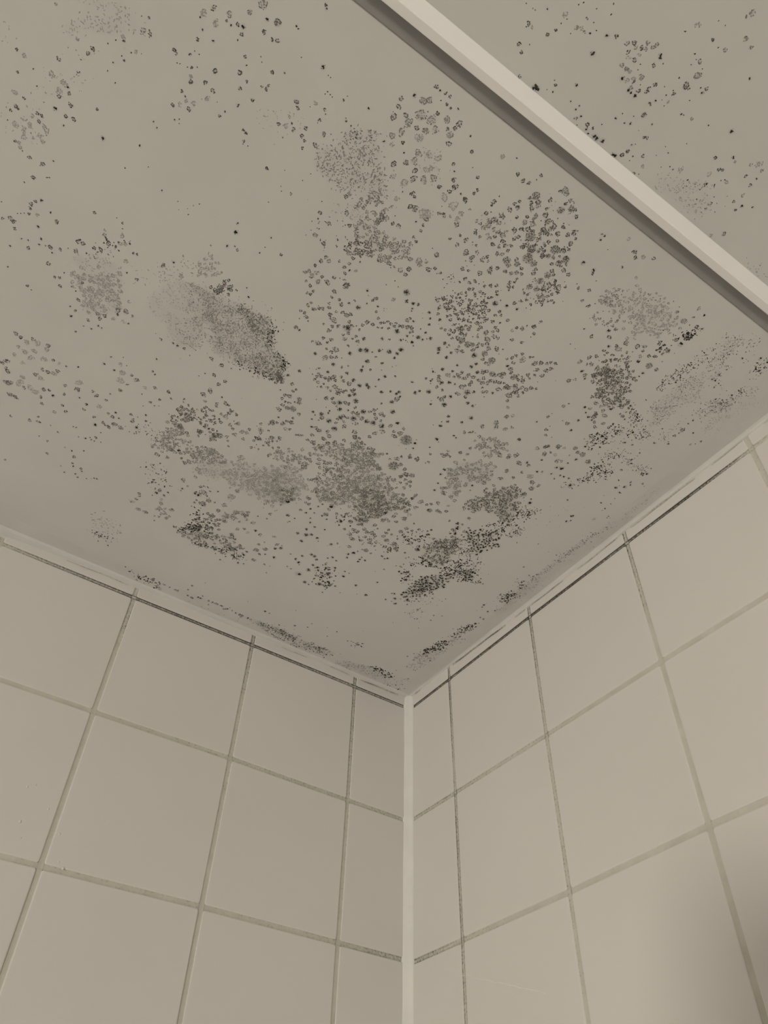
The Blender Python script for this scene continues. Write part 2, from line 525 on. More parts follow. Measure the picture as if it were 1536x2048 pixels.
# ------------------------------------------------------------------ small things on the tiles
def hair():
    pts = [(65.2, 346.9), (76.7, 350.9), (83.0, 355.2), (90.2, 357.5), (97.3, 358.8), (102.7, 360.6), (113.9, 365.3), (128.5, 369.9), (134.2, 372.6), (140.6, 373.9), (153.6, 378.8), (159.7, 380.5), (164.2, 382.9), (174.6, 386.1), (189.8, 391.0), (195.8, 393.7)]
    V, F = [], []
    n = 6
    for i, (u, v) in enumerate(pts):
        q = pts[min(i + 1, len(pts) - 1)]; p = pts[max(i - 1, 0)]
        d = math.hypot(q[0] - p[0], q[1] - p[1]); nu, nv = -(q[1] - p[1]) / d, (q[0] - p[0]) / d
        r = 0.26 if 5 < i < 14 else 0.16
        lift = TW * 1000 + 0.2
        for k in range(n):
            a = 6.2832 * k / n
            V.append(put_r(u + nu * r * math.cos(a), v + nv * r * math.cos(a), lift + r * math.sin(a)))
    for i in range(len(pts) - 1):
        for k in range(n):
            F.append((i*n+k, i*n+(k+1) % n, (i+1)*n+(k+1) % n, (i+1)*n+k))
    tag(mesh_obj('stray_hair', V, F, M_HAIR, None, True), 'thin pale stray hair stuck across two tiles right of the corner', 'hair')
hair()

def drop_on(put, u, v, r, label, group):
    V, F = [], []
    for j in range(5):
        ph = math.pi / 2 * j / 4
        for k in range(12):
            a = 6.2832 * k / 12
            V.append(put(u + r * math.cos(ph) * math.cos(a), v + r * math.cos(ph) * math.sin(a) * 1.2, TW * 1000 - 0.05 + 0.55 * r * math.sin(ph)))
    for j in range(4):
        for k in range(12):
            F.append((j*12+k, j*12+(k+1) % 12, (j+1)*12+(k+1) % 12, (j+1)*12+k))
    F.append(tuple(range(12)))
    tag(mesh_obj('water_droplet', V, F, M_WATER, None, True), label, 'droplet', group)
for (u, v), r in zip([(419.9, 264.0), (413.5, 260.1), (396.0, 277.5), (414.9, 294.2), (379.6, 295.5), (409.5, 307.0), (367.6, 322.0), (372.6, 318.0)], (1.0, .7, .9, 1.2, 1.0, .7, 1.3, .8)):
    drop_on(put_l, u, v, r, 'tiny clear water droplet on the left wall tiles at the photo edge', 'droplets on the left tiles')
for (u, v), r in zip([(14.2, 258.0), (17.3, 263.2), (13.7, 241.9)], (.7, .6, .6)):
    drop_on(put_r, u, v, r, 'tiny clear water droplet on the tile just right of the corner bead', 'droplets beside the corner bead')

# ------------------------------------------------------------------ mould on the ceiling
# SPOTS: colonies as x,y,radius + look, in tenths / hundredths of a millimetre from the corner
#   m ring of dark flecks, g paler ring, f faint ring, x closed crust, h black core in a soft halo, b black blot
# FIELDS: outlines (mm from the corner) filled with many small colonies or flecks
SPOTS = '''\
4134,4629,156m 4151,4580,172m 4101,4613,156g 4171,4521,110m 4190,4455,158g 4206,4428,142g 4130,4474,198g 4150,4427,222g 4077,4467,159m 4081,4413,192g 
4116,4347,128m 4012,4454,207m 4163,4363,112g 3972,4643,157m 3956,4690,133g 3920,4644,110b 3880,4669,110g 3938,4601,134m 3890,4753,86b 3954,4744,140m 
4000,4763,217g 3946,4811,139g 3915,4820,124m 4028,4664,109m 3991,4523,159m 3951,4542,71m 3914,4551,87m 3874,4517,272m 3927,4417,185m 4100,4279,113m 
4076,4286,129m 4068,4320,129m 3916,4361,97m 3711,4582,144b 3855,4855,217g 3773,4852,187m 3727,4915,233g 3690,4876,187m 3665,4853,78m 3649,4874,86m 
3589,4881,204g 3536,4928,188m 3535,4873,157m 3621,4994,186g 3577,5000,186g 3513,5030,264g 3487,5008,187g 3461,5057,155g 3405,5015,203m 3371,5054,125m 
3428,5149,201m 3434,4752,264h 3572,4781,79m 3520,4753,72m 3611,4712,72m 3679,4548,56m 3668,4548,48m 3650,4482,89b 3625,4532,113m 3608,4564,145m 
3489,4634,162g 3559,4514,114b 3505,4525,57m 3487,4538,49m 3494,4508,57m 3543,4463,98m 3685,4409,196h 3745,4443,89m 3770,4398,114b 3850,4378,122m 
3819,4353,179m 3389,4688,145h 3332,4701,146h 3295,4719,130h 3310,4662,114b 3304,4639,82m 4041,4186,163m 4030,4221,114g 3982,4184,189m 3950,4217,164m 
3924,4230,115m 3906,4302,106m 3884,4269,147m 4064,4104,132m 4028,4108,132m 3999,4083,182m 4038,4038,75m 3844,4217,181m 3816,4273,107g 3791,4191,240m 
3827,4188,91m 3768,4296,131m 3727,4292,214m 3703,4320,164m 3678,4254,149m 4022,3949,184m 3981,3942,117b 3967,4061,83m 3842,4110,108m 3775,4083,167m 
3772,4136,133m 3730,4166,166m 3656,4196,300h 3690,4189,100m 3638,4237,141m 3606,4256,75m 3624,4161,142m 3566,4242,108m 3651,4119,109m 3623,4095,152m 
3555,4170,109m 3516,4137,160m 3488,4191,168h 3549,4344,198m 3566,4295,149m 3503,4349,157m 3493,4423,132g 3453,4401,116m 3432,4421,116m 3411,4442,116m 
3377,4443,132m 3346,4471,107m 3340,4441,133m 3370,4397,116m 3447,4348,91m 3420,4368,100m 3312,4466,124m 3286,4479,149m 3243,4498,199m 3211,4510,166m 
3295,4413,225h 3284,4548,165m 3274,4577,99m 3236,4574,123b 3196,4468,100m 3183,4489,92m 3197,4426,134b 3158,4458,75m 3111,4471,209h 3071,4473,134b 
3019,4522,151h 3044,4501,67m 3176,4713,114h 3137,4671,98h 3109,4623,99h 3143,4548,75m 3088,4545,100h 3358,4283,134h 3304,4312,92m 3221,4362,126b 
3207,4380,84m 3183,4385,76m 3163,4382,50m 3128,4401,168b 3098,4381,93b 3785,3926,254m 3777,3995,135m 3836,3913,93m 3709,4020,152m 3727,3978,102m 
3568,4137,93m 3561,4055,102m 3496,4107,59m 3755,3823,154h 3627,3961,256m 3695,3921,102m 3646,3918,154m 3660,3835,284g 3614,3874,189m 3583,3902,120m 
3541,3919,69m 3566,3822,173h 3506,4001,188h 3449,4078,221h 3406,4108,247h 3353,4124,94b 3312,4171,153h 3295,4195,76m 3237,4212,221h 3162,4289,229h 
3169,4236,153h 3164,4188,111h 3302,4100,86m 3339,4019,198h 3221,4079,129h 3448,3885,95b 3491,3841,130m 3341,3951,113b 3331,3912,165h 3266,3963,95m 
3186,4018,69m 3127,4101,69b 3106,4131,60b 3125,3982,148h 3149,3922,105h 3051,4034,87m 2893,4075,131b 3775,3588,157h 3419,3813,148h 3565,3725,140h 
3055,3825,160h 2990,3877,124h 3132,3845,97b 2925,3920,151h 2932,3886,142h 2891,3882,125b 2898,3845,250m 2800,3996,177h 2782,4035,124h 2709,4077,221h 
3258,3768,194h 3208,3813,176h 3179,3801,177h 3332,3785,193h 3345,3732,229m 3497,3710,228m 3512,3668,229m 3464,3689,158m 3552,3658,141m 3589,3651,132m 
3625,3626,158m 3623,3589,114m 3582,3580,150g 3534,3595,106m 3443,3748,140m 3400,3728,158m 3431,3629,230m 3380,3614,302m 3342,3628,142m 3371,3582,196m 
3326,3652,124m 3279,3686,213m 3242,3662,178h 3272,3626,161h 3442,3570,107m 3480,3582,133m 3533,3557,124m 3562,3537,80m 3270,3705,124m 3430,3474,197m 
3379,3510,179m 3666,3626,79m 3619,3667,140m 3664,3691,70m 3651,3715,87m 3718,3662,44m 3763,3426,177m 3702,3399,116m 3719,3367,161m 2829,4289,69m 
2803,4269,130b 2782,4274,69m 2810,4177,105m 2758,4202,87m 2765,4178,122b 2746,4156,79m 2676,4158,141m 3652,5542,293f 3522,5619,102m 3497,5614,81m 
3626,5477,66b 3557,5527,369f 3609,5426,134m 3581,5439,104m 3563,5423,104m 3472,5519,208f 3527,5458,119f 3438,5579,89f 3468,5467,224f 3447,5431,180m 
3325,5730,190m 3321,5701,103m 3318,5783,73m 3188,5810,110m 3168,5841,102m 3148,5800,184m 3188,5751,192m 3096,5942,320x 3122,5906,146m 3050,5917,190m 
3092,5883,161m 3057,5854,176m 3036,5891,205g 2985,5980,160m 2997,5998,58m 2869,5967,279x 2810,6022,264x 2781,6033,103m 2865,6064,131g 2874,6026,131m 
2924,6089,217g 2971,6071,116m 2966,5917,103m 2738,5999,148m 3317,5628,163m 3293,5657,74m 3230,5633,253m 3202,5680,178m 3254,5593,194m 3241,5565,195g 
3265,5530,180g 3188,5630,134g 3339,5543,134g 3303,5541,105m 3288,5463,166m 3302,5486,90m 3372,5380,106m 3422,5316,106m 3313,5374,198m 3259,5393,76m 
3218,5388,107m 3345,5307,153m 3246,5375,46b 3237,5460,121g 3201,5505,136f 3171,5492,151g 3147,5528,151m 3188,5565,165g 3151,5568,120g 3100,5566,211g 
3095,5607,120g 3128,5570,151m 3054,5650,210m 2996,5629,151m 3013,5598,166m 3072,5533,182m 3033,5517,167m 3122,5469,183m 3069,5482,137m 2996,5543,122m 
2992,5497,138m 3009,5447,169g 3042,5433,153m 3030,5741,223g 3044,5786,119m 3108,5741,133m 2973,5767,224g 2995,5829,192g 2942,5875,222m 2894,5850,252x 
2828,5849,194m 2877,5782,210m 2837,5815,194x 2829,5774,195m 2976,5714,255m 3018,5689,165m 2918,5683,392x 2857,5693,136m 2764,5824,195m 2765,5884,149m 
2695,5858,180m 2665,5902,240m 2624,5870,105m 2627,5820,197m 2728,5774,151m 2778,5734,136m 2798,5701,121f 2901,5619,167m 2916,5584,168m 2846,5614,320x 
2789,5629,168x 2793,5661,152m 2755,5653,122m 2691,5713,350x 2635,5747,213m 2737,5617,199m 2702,5646,199x 2663,5659,169x 2567,5702,323x 2624,5696,92m 
2821,5539,415x 2753,5532,278x 2885,5479,170m 2855,5456,232x 2946,5432,309x 2909,5407,201x 2963,5339,156m 2993,5284,219m 3007,5314,109m 3049,5224,219m 
3188,5172,156m 3139,5191,94m 3185,5293,201m 3174,5267,139m 3248,5298,230m 3176,5349,154g 3106,5329,201m 3090,5365,139m 3061,5341,93m 3486,5174,69b 
3209,5239,70b 3174,5214,62b 3130,5253,54b 3312,5045,102m 3332,5026,63m 3233,5059,79m 3231,5081,63m 3223,5097,55m 3207,5082,63m 3207,5057,79m 
3196,5075,47m 3214,5047,55m 3195,5034,55m 3169,5047,47m 3241,5049,47m 3114,5122,157m 3259,5015,71b 3212,5001,71b 3209,4962,64b 2802,5448,155m 
2844,5367,172x 2813,5399,187x 2775,5411,133m 2896,5356,156m 2704,5506,155m 2700,5473,187m 2633,5611,139m 2598,5640,185m 2584,5665,123m 2562,5641,124m 
2520,5630,186m 2462,5625,156m 2591,5571,171m 2558,5553,125m 2594,5523,281x 2539,5474,173x 2610,5455,267x 2647,5367,237x 2587,5383,237x 2542,5420,221x 
2463,5501,158m 2511,5519,157m 2409,5529,118m 2443,5469,158m 2423,5459,79b 2352,5605,78m 2316,5584,126m 2444,5561,55m 2646,5300,111m 2614,5306,111m 
2528,5340,143x 2505,5362,175x 2472,5385,143m 2473,5321,160m 2789,5273,205m 2801,5305,110m 2772,5331,110m 2776,5359,94m 2753,5291,103m 2872,5219,142m 
2914,5195,142m 2947,5161,111m 2839,5180,111m 2816,5164,144b 2766,5247,103b 2815,5209,56b 3039,5149,142m 3067,5114,126m 3015,5093,87m 3035,5068,127m 
2977,5184,71b 2999,5149,71b 3189,4847,209m 3161,4883,177m 3073,4835,195m 3090,4896,161m 2778,5091,225h 2686,5129,161b 2599,5156,137b 2623,5229,104m 
2651,5188,144m 2591,5263,112m 2761,5139,80m 3108,4747,131m 3061,4711,123h 3046,4671,49m 3007,4654,116m 2967,4660,124m 3217,4676,49m 3191,4639,57b 
3031,4770,114m 2913,4646,125m 2869,4631,134m 2892,4557,160h 2851,4539,93b 2849,4564,92m 2900,4481,203h 2881,4449,110h 2789,4514,127h 2794,4454,153h 
2896,4689,141m 2930,4682,133m 2860,4754,182m 2866,4727,149m 2835,4715,199m 2836,4663,183m 2790,4666,267x 2776,4600,118m 2763,4556,186m 2720,4583,186m 
2723,4661,302x 2689,4679,218x 2646,4692,168m 2650,4718,117m 2652,4646,160m 2610,4608,254h 2668,4844,248m 2619,4798,267m 2587,4850,183m 2554,4858,141m 
2601,4912,132m 2627,4879,132g 2554,4733,219m 2589,4761,201m 2617,4730,151m 2548,4672,288x 2524,4623,153m 2478,4607,154m 2444,4607,111m 2452,4656,324x 
2493,4770,202m 2446,4797,84b 2444,4742,68m 2710,5010,130m 2701,5055,146m 2670,5038,98m 2632,4980,106b 2632,4924,132m 2686,4950,147m 2592,5035,139m 
2705,4953,74m 2785,4863,181m 2738,4851,181m 2807,4780,182m 2718,4788,75b 2735,4743,75m 2848,4791,124m 2668,4445,112h 2559,4504,163h 2543,4552,145h 
2750,4339,147h 2663,4372,112h 2674,4318,234g 2731,4262,139m 2713,4231,209m 2673,4218,210h 2616,4261,175h 2619,4161,141m 2559,4115,151m 2606,4075,107m 
2563,4076,214m 2514,4147,177b 2508,4043,233h 2612,3978,134b 2630,4010,62m 2482,4211,212m 2419,4273,300h 2402,4223,160m 2373,4308,150h 2498,4288,210m 
2567,4277,105b 2590,4405,173m 2583,4360,156m 2606,4369,156m 2617,4334,122m 2534,4376,174m 2525,4420,190m 2479,4320,114m 2453,4351,157m 2459,4379,157m 
2473,4432,191m 2477,4491,173h 2438,4519,224m 2420,4544,172m 2419,4433,174m 2393,4470,156m 2370,4429,192m 2335,4448,174m 2327,4485,226m 2362,4554,276x 
2331,4557,190m 2302,4584,190m 2284,4609,224m 2275,4578,173m 2288,4506,191m 2249,4521,209m 2214,4540,122m 2172,4531,192m 2145,4525,192m 2177,4502,157m 
2115,4578,244m 2081,4551,263m 2060,4521,176m 2093,4465,282m 2085,4510,123m 2263,4683,206m 2305,4693,171b 2326,4781,153m 2311,4816,152m 2286,4749,170m 
2237,4814,306g 2282,4860,127m 2357,4747,102m 2202,4874,127m 2181,4893,93m 2085,4885,204m 2127,4856,221m 2137,4830,119m 2043,4908,153m 2019,4938,119m 
1984,4950,136m 1964,4953,85b 2066,4813,188m 1999,4854,223m 1975,4890,154m 2083,4788,69m 1990,4793,189m 2046,4759,121m 2098,4728,172m 2064,4709,121m 
2184,4637,294x 2135,4640,173m 2096,4655,225m 2127,4683,86m 2169,4672,155m 2231,4659,172m 2055,4595,192m 2006,4598,193m 1981,4641,192m 1941,4663,122m 
2010,4556,140m 2018,4505,123m 2209,4460,228m 2337,4389,105m 2304,4354,141m 2282,4376,158m 2229,4399,123h 2266,4323,71b 2065,4413,142m 2342,4184,178h 
2285,4184,152h 2275,4211,62b 2394,3961,145h 2365,3910,146h 2409,3876,91b 2390,3834,165h 2213,4070,217h 2252,3980,128h 2452,3802,73m 2064,4055,201m 
1989,4164,236m 1955,4270,198m 2012,4358,161f 1915,4312,180f 2359,4941,150m 2446,4914,133m 2488,5025,123m 2501,4984,148f 2443,5042,181m 2429,5088,82b 
2374,5116,180m 2359,5180,139m 2329,5066,116m 2328,5026,75b 1978,4722,61m 1857,4824,52m 1764,4890,207m 1590,4707,89b 1610,4664,177m 1643,4492,162m 
1637,4541,72b 1691,4389,109b 1554,4422,73m 1503,4537,81m 1444,4540,199m 3839,3489,123h 3818,3312,98b 3761,3287,162m 3717,3301,216m 3759,3239,162m 
3680,3235,163m 3721,3226,127m 3628,3325,216x 3610,3291,217x 3642,3273,108b 3721,3179,200m 3671,3174,237x 3621,3196,309x 3722,3115,219m 3548,3178,165m 
3684,3033,120b 3568,3106,129m 3597,3042,166m 3617,2993,222m 3555,3051,222m 3702,2947,296m 3564,2954,205g 3527,2973,149m 3445,2953,112m 3422,2969,131m 
3400,2978,131m 3498,3414,63b 3882,3423,264m 3348,3477,198m 3307,3506,252h 3261,3535,180m 3228,3542,135m 3308,3459,127m 3191,3608,251h 3264,3443,218h 
3198,3480,118b 3380,3392,72b 3333,3373,118b 3328,3346,109b 3452,3275,128h 3419,3255,82b 3373,3298,219h 3350,3264,202m 3419,3197,92h 3363,3223,92b 
3276,3275,257h 3376,3120,148b 3337,3136,148m 3302,3122,260m 3320,3035,187m 3220,3156,168m 3185,3223,278h 3210,3290,138m 3124,3299,203m 3209,3366,238h 
3199,3401,164m 3161,3401,165m 3159,3347,129m 3223,3336,128m 3102,3428,293h 3049,3397,156m 3079,3376,83m 3142,3482,164m 3103,3497,237m 3159,3542,145m 
3070,3547,254h 3042,3478,238m 2983,3472,239h 2925,3492,276h 3019,3584,145m 3001,3623,181m 2982,3650,81m 2965,3585,164m 2925,3623,218m 2890,3620,164m 
2933,3553,183m 2880,3556,146m 2839,3512,276h 2792,3460,241m 2843,3403,204m 2771,3560,184m 2737,3626,202b 2847,3705,235h 2918,3789,197h 2986,3721,99m 
2657,3606,129m 2710,3526,148m 2647,3543,241m 2670,3484,260m 2554,3509,579x 2461,3524,178b 2443,3467,104b 2859,3335,205m 3211,3062,225m 3181,3120,224m 
3095,3087,226m 3149,3041,189m 3326,2961,132m 3278,2964,189m 3250,2952,132m 3188,2969,284m 3035,3159,150m 3011,3304,260m 2976,3258,280m 2932,3268,131m 
2884,3237,169m 2932,3225,131m 2924,3151,227m 2878,3176,246m 2960,3058,247g 2787,3226,208m 2848,3234,94m 2724,3183,266m 2746,3233,151m 2786,3138,247g 
2470,3175,520x 2495,3271,229m 2475,3315,133m 2416,3365,114m 2394,3358,133m 2419,3385,95m 2348,3376,133m 2318,3367,115m 2608,3265,123b 2550,3224,105m 
2422,3232,211m 2354,3204,212m 2251,3184,272x 2310,3158,291m 2335,3101,214m 2369,3029,254m 2427,3027,195m 2273,3098,156m 2219,3105,196m 2291,3038,137m 
2232,3056,177m 2307,3002,79m 2217,3002,178m 2281,2956,118m 2184,3058,138m 2146,3013,59m 2570,3065,309x 2993,2606,295m 3035,2553,197m 2865,2698,275m 
3183,2642,291m 3209,2657,116m 3173,2672,116m 3088,2147,284b 3073,2200,141m 3008,2247,182m 2928,2313,202m 2890,2248,183m 2929,2245,122m 2778,2328,142b 
2794,2274,122b 2678,2357,284b 2842,2197,143b 2915,2429,140b 2960,2339,60m 3004,2183,61m 2323,3689,205b 2289,3670,84m 2216,3815,120b 2182,3806,121b 
1684,4137,176h 2126,3921,83m 2115,3936,92m 2101,3956,101m 2073,3957,74m 2100,3940,74m 2158,3902,147m 1954,4122,237m 1874,4154,201g 1832,4208,137m 
1471,4155,205m 1369,4143,244m 1339,4075,132b 1436,3968,180b 1398,3947,190m 1278,3940,163b 1555,4370,164m 1516,4320,119m 2142,3562,189m 2130,3592,227m 
2172,3570,151m 2144,3634,132m 2088,3592,114m 2264,3504,114m 2402,3346,114m 2335,3401,95m 2313,3386,95m 2237,3388,76m 2221,3414,134m 2320,3571,103b 
2038,3687,188m 1970,3711,142m 1994,3785,150m 2035,3430,192b 2026,3362,174b 1951,3157,158b 1901,3222,256m 1980,3253,127b 1679,3424,166b 1657,3364,98b 
1543,3446,128b 1861,3178,277m 1833,3165,119m 1055,3583,218b 1220,3805,271m 1176,3741,293x 1145,3808,194m 1291,3848,289g 1179,3642,295x 1581,3977,244m 
1497,3917,285m 1626,3907,208m 1711,3884,264m 1788,3829,302g 1510,3661,232m 1529,3772,230m 1416,3744,154m 1507,3552,176g 1392,3847,172m 1824,2904,263x 
1754,2946,243x 1967,2945,280m 2067,2939,180m 2067,2989,199m 2069,2847,241m 2137,2856,260m 1865,2985,160m 1816,3036,220m 1895,2950,161m 1967,2852,222m 
1721,2944,142m 1676,2994,182m 1706,3065,161f 1969,2654,307m 1964,2735,244f 1869,2549,228m 1798,2556,166m 1752,2616,155m 1814,2436,188m 1763,2418,168m 
1628,2606,229b 1642,2686,145b 1473,2923,225b 1434,2872,268b 1448,2764,135b 1423,2942,123m 1570,2906,123m 1344,2875,207m 1159,2950,176b 1240,2828,156m 
1338,2941,93m 1093,2992,186m 1577,2367,276b 1599,2407,148b 1668,2239,139b 1593,2204,97b 2330,3113,175m 2291,3149,136m 2919,2123,153m 2991,1980,206h 
2908,1980,114b 2850,2121,164b 2782,2170,113b 2773,2081,103b 2741,2025,156b 2942,1889,83m 2928,1908,93m 2673,1998,156b 2727,1916,157h 2772,1811,179h 
2686,1841,253h 2644,1877,190h 2680,1731,191h 2562,1869,190b 2532,1833,85b 2564,2028,125b 2671,2224,287x 2693,2182,134b 2630,2166,144b 2583,2296,164m 
2534,2310,123m 2498,2227,269b 2497,2357,164m 2449,2357,123m 2402,2287,248x 2398,2156,146m 2314,2208,208m 2266,2201,230m 2306,2124,231m 2251,2081,274m 
2166,2115,190m 2394,1871,192h 2341,1927,117m 2412,1830,64m 2296,1895,64m 2216,1958,234m 2163,1855,172b 2123,1902,236b 2141,1800,162b 2098,1955,96b 
2033,2019,278x 2077,2008,96b 1966,2010,97m 2012,1858,151b 1955,1880,152b 2005,1818,152b 2011,1897,86m 1838,2045,172b 1771,2052,172b 1793,2026,119b 
1702,1883,131b 2373,2469,265x 2316,2392,267x 2294,2329,207x 2395,2353,164m 2225,2281,208m 2176,2254,251m 2129,2278,272m 2156,2186,189m 2089,2180,253m 
2064,2142,212m 2013,2189,233m 1994,2133,149m 2079,2260,231m 2169,2393,228m 2137,2503,267m 2115,2369,93m 1999,2309,210m 1940,2278,274x 2006,2367,188m 
2012,2420,146m 1947,2382,146m 1841,2285,296x 1897,2188,191m 1833,2179,277m 1755,2216,107m 1790,2247,127m 1892,2476,250x 1713,2377,148m 1854,2367,126m 
2013,2567,185m 2078,2616,204m 1838,2900,182b 2071,2929,180b 2119,2894,120m 2176,2605,204b 1848,2655,93m 1608,2176,86b 1587,2356,276x 2674,1485,87m 
2487,1611,173h 2443,1608,195h 2555,1533,152h 2397,1576,174h 2590,1446,163h 2537,1419,219b 2513,1388,99b 2605,1286,99b 2553,1274,88m 2384,1476,153h 
2309,1668,130b 2274,1707,184b 2212,1690,141b 2385,1375,243h 2442,1254,333b 2320,1469,220b 2295,1437,198b 2243,1521,187b 2201,1515,198b 2158,1582,175b 
2145,1546,110b 2276,1576,175m 2296,1539,98b 2235,1424,199b 2171,1446,310h 2266,1347,155m 2259,1296,111b 2200,1355,267b 2160,1246,292h 2314,1176,224h 
2258,1165,146b 2102,1334,224b 2058,1304,224m 2059,1241,147b 1993,1320,146b 2095,1246,135m 2057,1205,90b 2057,1141,102b 1892,1257,91b 2011,1523,222b 
2037,1594,132b 1981,1599,99b 2082,1532,66b 1809,1471,190b 1623,1396,227b 1717,1350,79b 1637,1657,156b 1761,1795,66b 1395,1470,148b 1398,1599,102b 
1372,1610,181b 1317,1541,204h 1262,1473,229b 1260,1578,80b 1319,1481,80b 1539,1955,186b 1463,2000,219h 1420,1931,143b 1401,1884,243b 1297,1690,191b 
1585,2031,109b 1573,2079,98b 889,1396,117b 1013,1419,70m 987,1403,70m 1000,1450,81m 1025,1466,58m 996,1475,81m 971,1381,70m 957,1391,58m 919,1379,70m 
981,1374,47m 1031,1405,46m 985,1539,138m 978,1577,92b 774,1268,83b 1085,1168,70m 2015,418,167b 1865,568,107b 1870,487,119b 1675,618,83b 1534,618,120b 
1586,473,96b 2145,677,82m 1283,823,60m 741,1470,128b 769,1563,104b 683,1615,93b 707,2505,65b 469,2824,108b 582,3189,83b 1027,1442,69m 916,1534,92f 
948,1741,91b 966,1804,102m 848,1825,79b 837,1887,90b 884,1827,68b 963,1838,56m 1112,1639,91b 1143,1545,114b 1029,1832,56m 959,1679,68m 415,2065,182b 
401,2020,91m 299,1995,172b 375,1980,57m 412,1935,57m 241,2060,114b 300,1861,127b 250,1859,150b 405,2105,68m 363,2178,56m 280,2141,57m 245,1765,93b 
272,1734,210b 265,1669,141b 431,1501,82m 398,2637,76b 311,2645,153b 308,2576,110b 313,2623,88m 328,2754,109b 282,2768,87m 270,2812,108b 260,2538,177b 
239,2605,110b 372,2311,134b 337,2304,90m 518,815,110b 551,725,123b 501,845,73m 4840,2532,82m 4649,2700,162m 4682,2570,118m 4695,2475,92b 4660,2500,64b 
4782,2414,73b 4740,2490,128m 4597,2648,127m 4498,2709,109m 4487,2673,100b 4436,2665,101m 4481,2617,147m 4502,2561,129m 4372,2626,258x 4398,2553,278x 
4464,2568,166m 4450,2536,148m 4388,2498,316x 4355,2535,204m 4543,2467,74b 4499,2439,130b 4467,2399,205m 4396,2394,244x 4410,2391,187x 4219,2449,282m 
4209,2387,142m 4167,2529,187b 4203,2524,131m 4272,2590,139m 4261,2553,112m 4182,2626,167m 4245,2655,166m 4314,2695,110m 4078,2499,321x 4086,2450,322x 
4039,2513,321x 4093,2749,222g 4142,2755,129m 4020,2828,166m 4016,2686,186g 3959,2747,205g 4103,2666,167m 3928,2613,188m 3884,2681,225g 3844,2695,169g 
3838,2612,189g 3840,2747,150m 3749,2804,262g 3718,2705,189m 3617,2784,226m 3802,2824,74m 4227,2837,146m 4160,2885,218m 4130,2886,100m 4065,3025,54b 
4350,2334,189m 4313,2361,170m 4288,2115,212b 4349,2079,212m 4155,2255,173m 4085,2305,125m 4122,2219,212g 4153,2137,271g 4146,2043,253m 4177,2006,215m 
4228,2038,136m 4226,2115,106m 4257,2092,126m 4039,2004,255g 3993,1974,237g 4011,1898,179g 4098,1796,199m 4077,1771,110m 4023,1737,110g 4055,1674,141b 
4082,1638,61b 4055,1638,81b 4249,1464,203b 4235,1520,202m 4152,1538,132b 4170,1476,132m 4171,1408,164g 4149,1356,247g 4139,1279,248g 4452,1946,174m 
4425,1943,116m 4344,1970,175m 4009,2300,385g 4240,1141,229m 4314,1136,249g 4390,1351,163m 4386,1262,143m 4373,1322,143m 4411,1203,226g 3922,1692,162b 
3877,1689,223b 3854,1760,283m 3870,1569,143b 3791,1600,348m 3763,1684,306m 3598,1722,266m 3739,1851,121b 3617,1611,227m 3592,1857,405g 3748,2395,348g 
3515,1589,270g 3630,1498,145m 3560,1495,188m 3457,1691,310g 3350,1716,228m 3161,1578,190b 3091,1552,191m 2956,1616,148g 3572,1330,211m 3764,1188,254m 
3242,1786,103b 3248,1649,84b 3150,1886,165m 3360,2147,300g 3581,1980,261g 3085,1013,165b 3027,1035,110b 2796,1329,196b 2858,1460,183h 2808,1502,193h 
2817,1539,86b 2871,1528,193m 2902,1316,130b 3016,1314,302m 2941,1388,259m 3090,1165,196b 3087,1230,173b 2965,1159,241m 2956,1281,141m 2748,1053,100b 
3269,944,110m 2769,1173,77b 2836,1164,132m 3148,1806,93m 3217,1499,169f 3330,1485,211g 3272,1530,147m 3000,1476,85b 3036,1409,161m 4020,1348,124b 
4137,1144,104b 4095,1162,125m 4110,1079,95b 3901,1113,127b 3540,174,114b 3674,182,137b 3748,170,182m 3772,173,91b 3611,175,137m 3626,81,230f 
3434,174,138m 3469,169,138m 3349,260,126b 3337,354,137m 3308,163,139b 3258,155,139m 3237,149,116m 3194,206,162b 3163,207,162b 3162,258,92m 
3068,218,139m 3019,221,140m 2982,226,163m 2956,223,117m 3038,156,105b 2911,223,117m 2893,225,117m 2852,194,188m 2824,215,164m 2805,256,94b 
2707,208,141b 2757,224,94m 2652,210,165m 2620,211,165m 2623,179,142m 2546,208,166b 2504,204,119m 2172,315,131b 2433,443,164b 2378,440,94m 2684,481,81b 
3237,489,79m 2228,5618,161m 2213,5520,126m 2140,5510,109m 2130,5524,109m 2390,5375,91m 1914,5326,168m 1784,5405,206m 1834,5447,186b 1796,5493,148m 
2015,5344,84b 1944,5160,66b 2009,5171,75m 1818,5088,192m 1734,5029,174b 1686,5014,175m 1662,4989,137b 1727,4932,137g 1720,5130,192m 1783,5167,172m 
1739,5212,172m 1581,5004,196m 1619,5062,253m 1644,5128,232m 1577,5161,425x 1726,5341,151b 1731,5287,123m 1635,5298,152m 1641,5368,264g 1676,5383,132m 
1627,5451,225m 1526,5482,245m 1476,5517,188m 1455,5479,123m 1375,5475,161m 1329,5501,161m 1433,5427,152g 1555,5389,114m 1518,5421,76b 1344,5571,207m 
1282,5601,226x 1293,5556,123m 1393,5603,169m 1243,5708,224b 1311,5712,186m 1217,5618,66b 1238,5500,76b 1300,5406,307x 1219,5415,173m 1288,5324,154b 
1291,5280,97b 1408,5384,191b 1371,5286,135m 1522,5938,63b 1498,5897,100m 1355,5940,118m 1377,6017,144g 1391,5871,238g 1210,5910,120b 1262,5895,184m 
1308,5233,165m 1393,4856,180m 1353,4907,150m 1315,4900,220m 1328,4854,151g 1442,4765,161b 1396,4782,161g 1236,4888,181b 1091,4893,202x 1047,4878,102b 
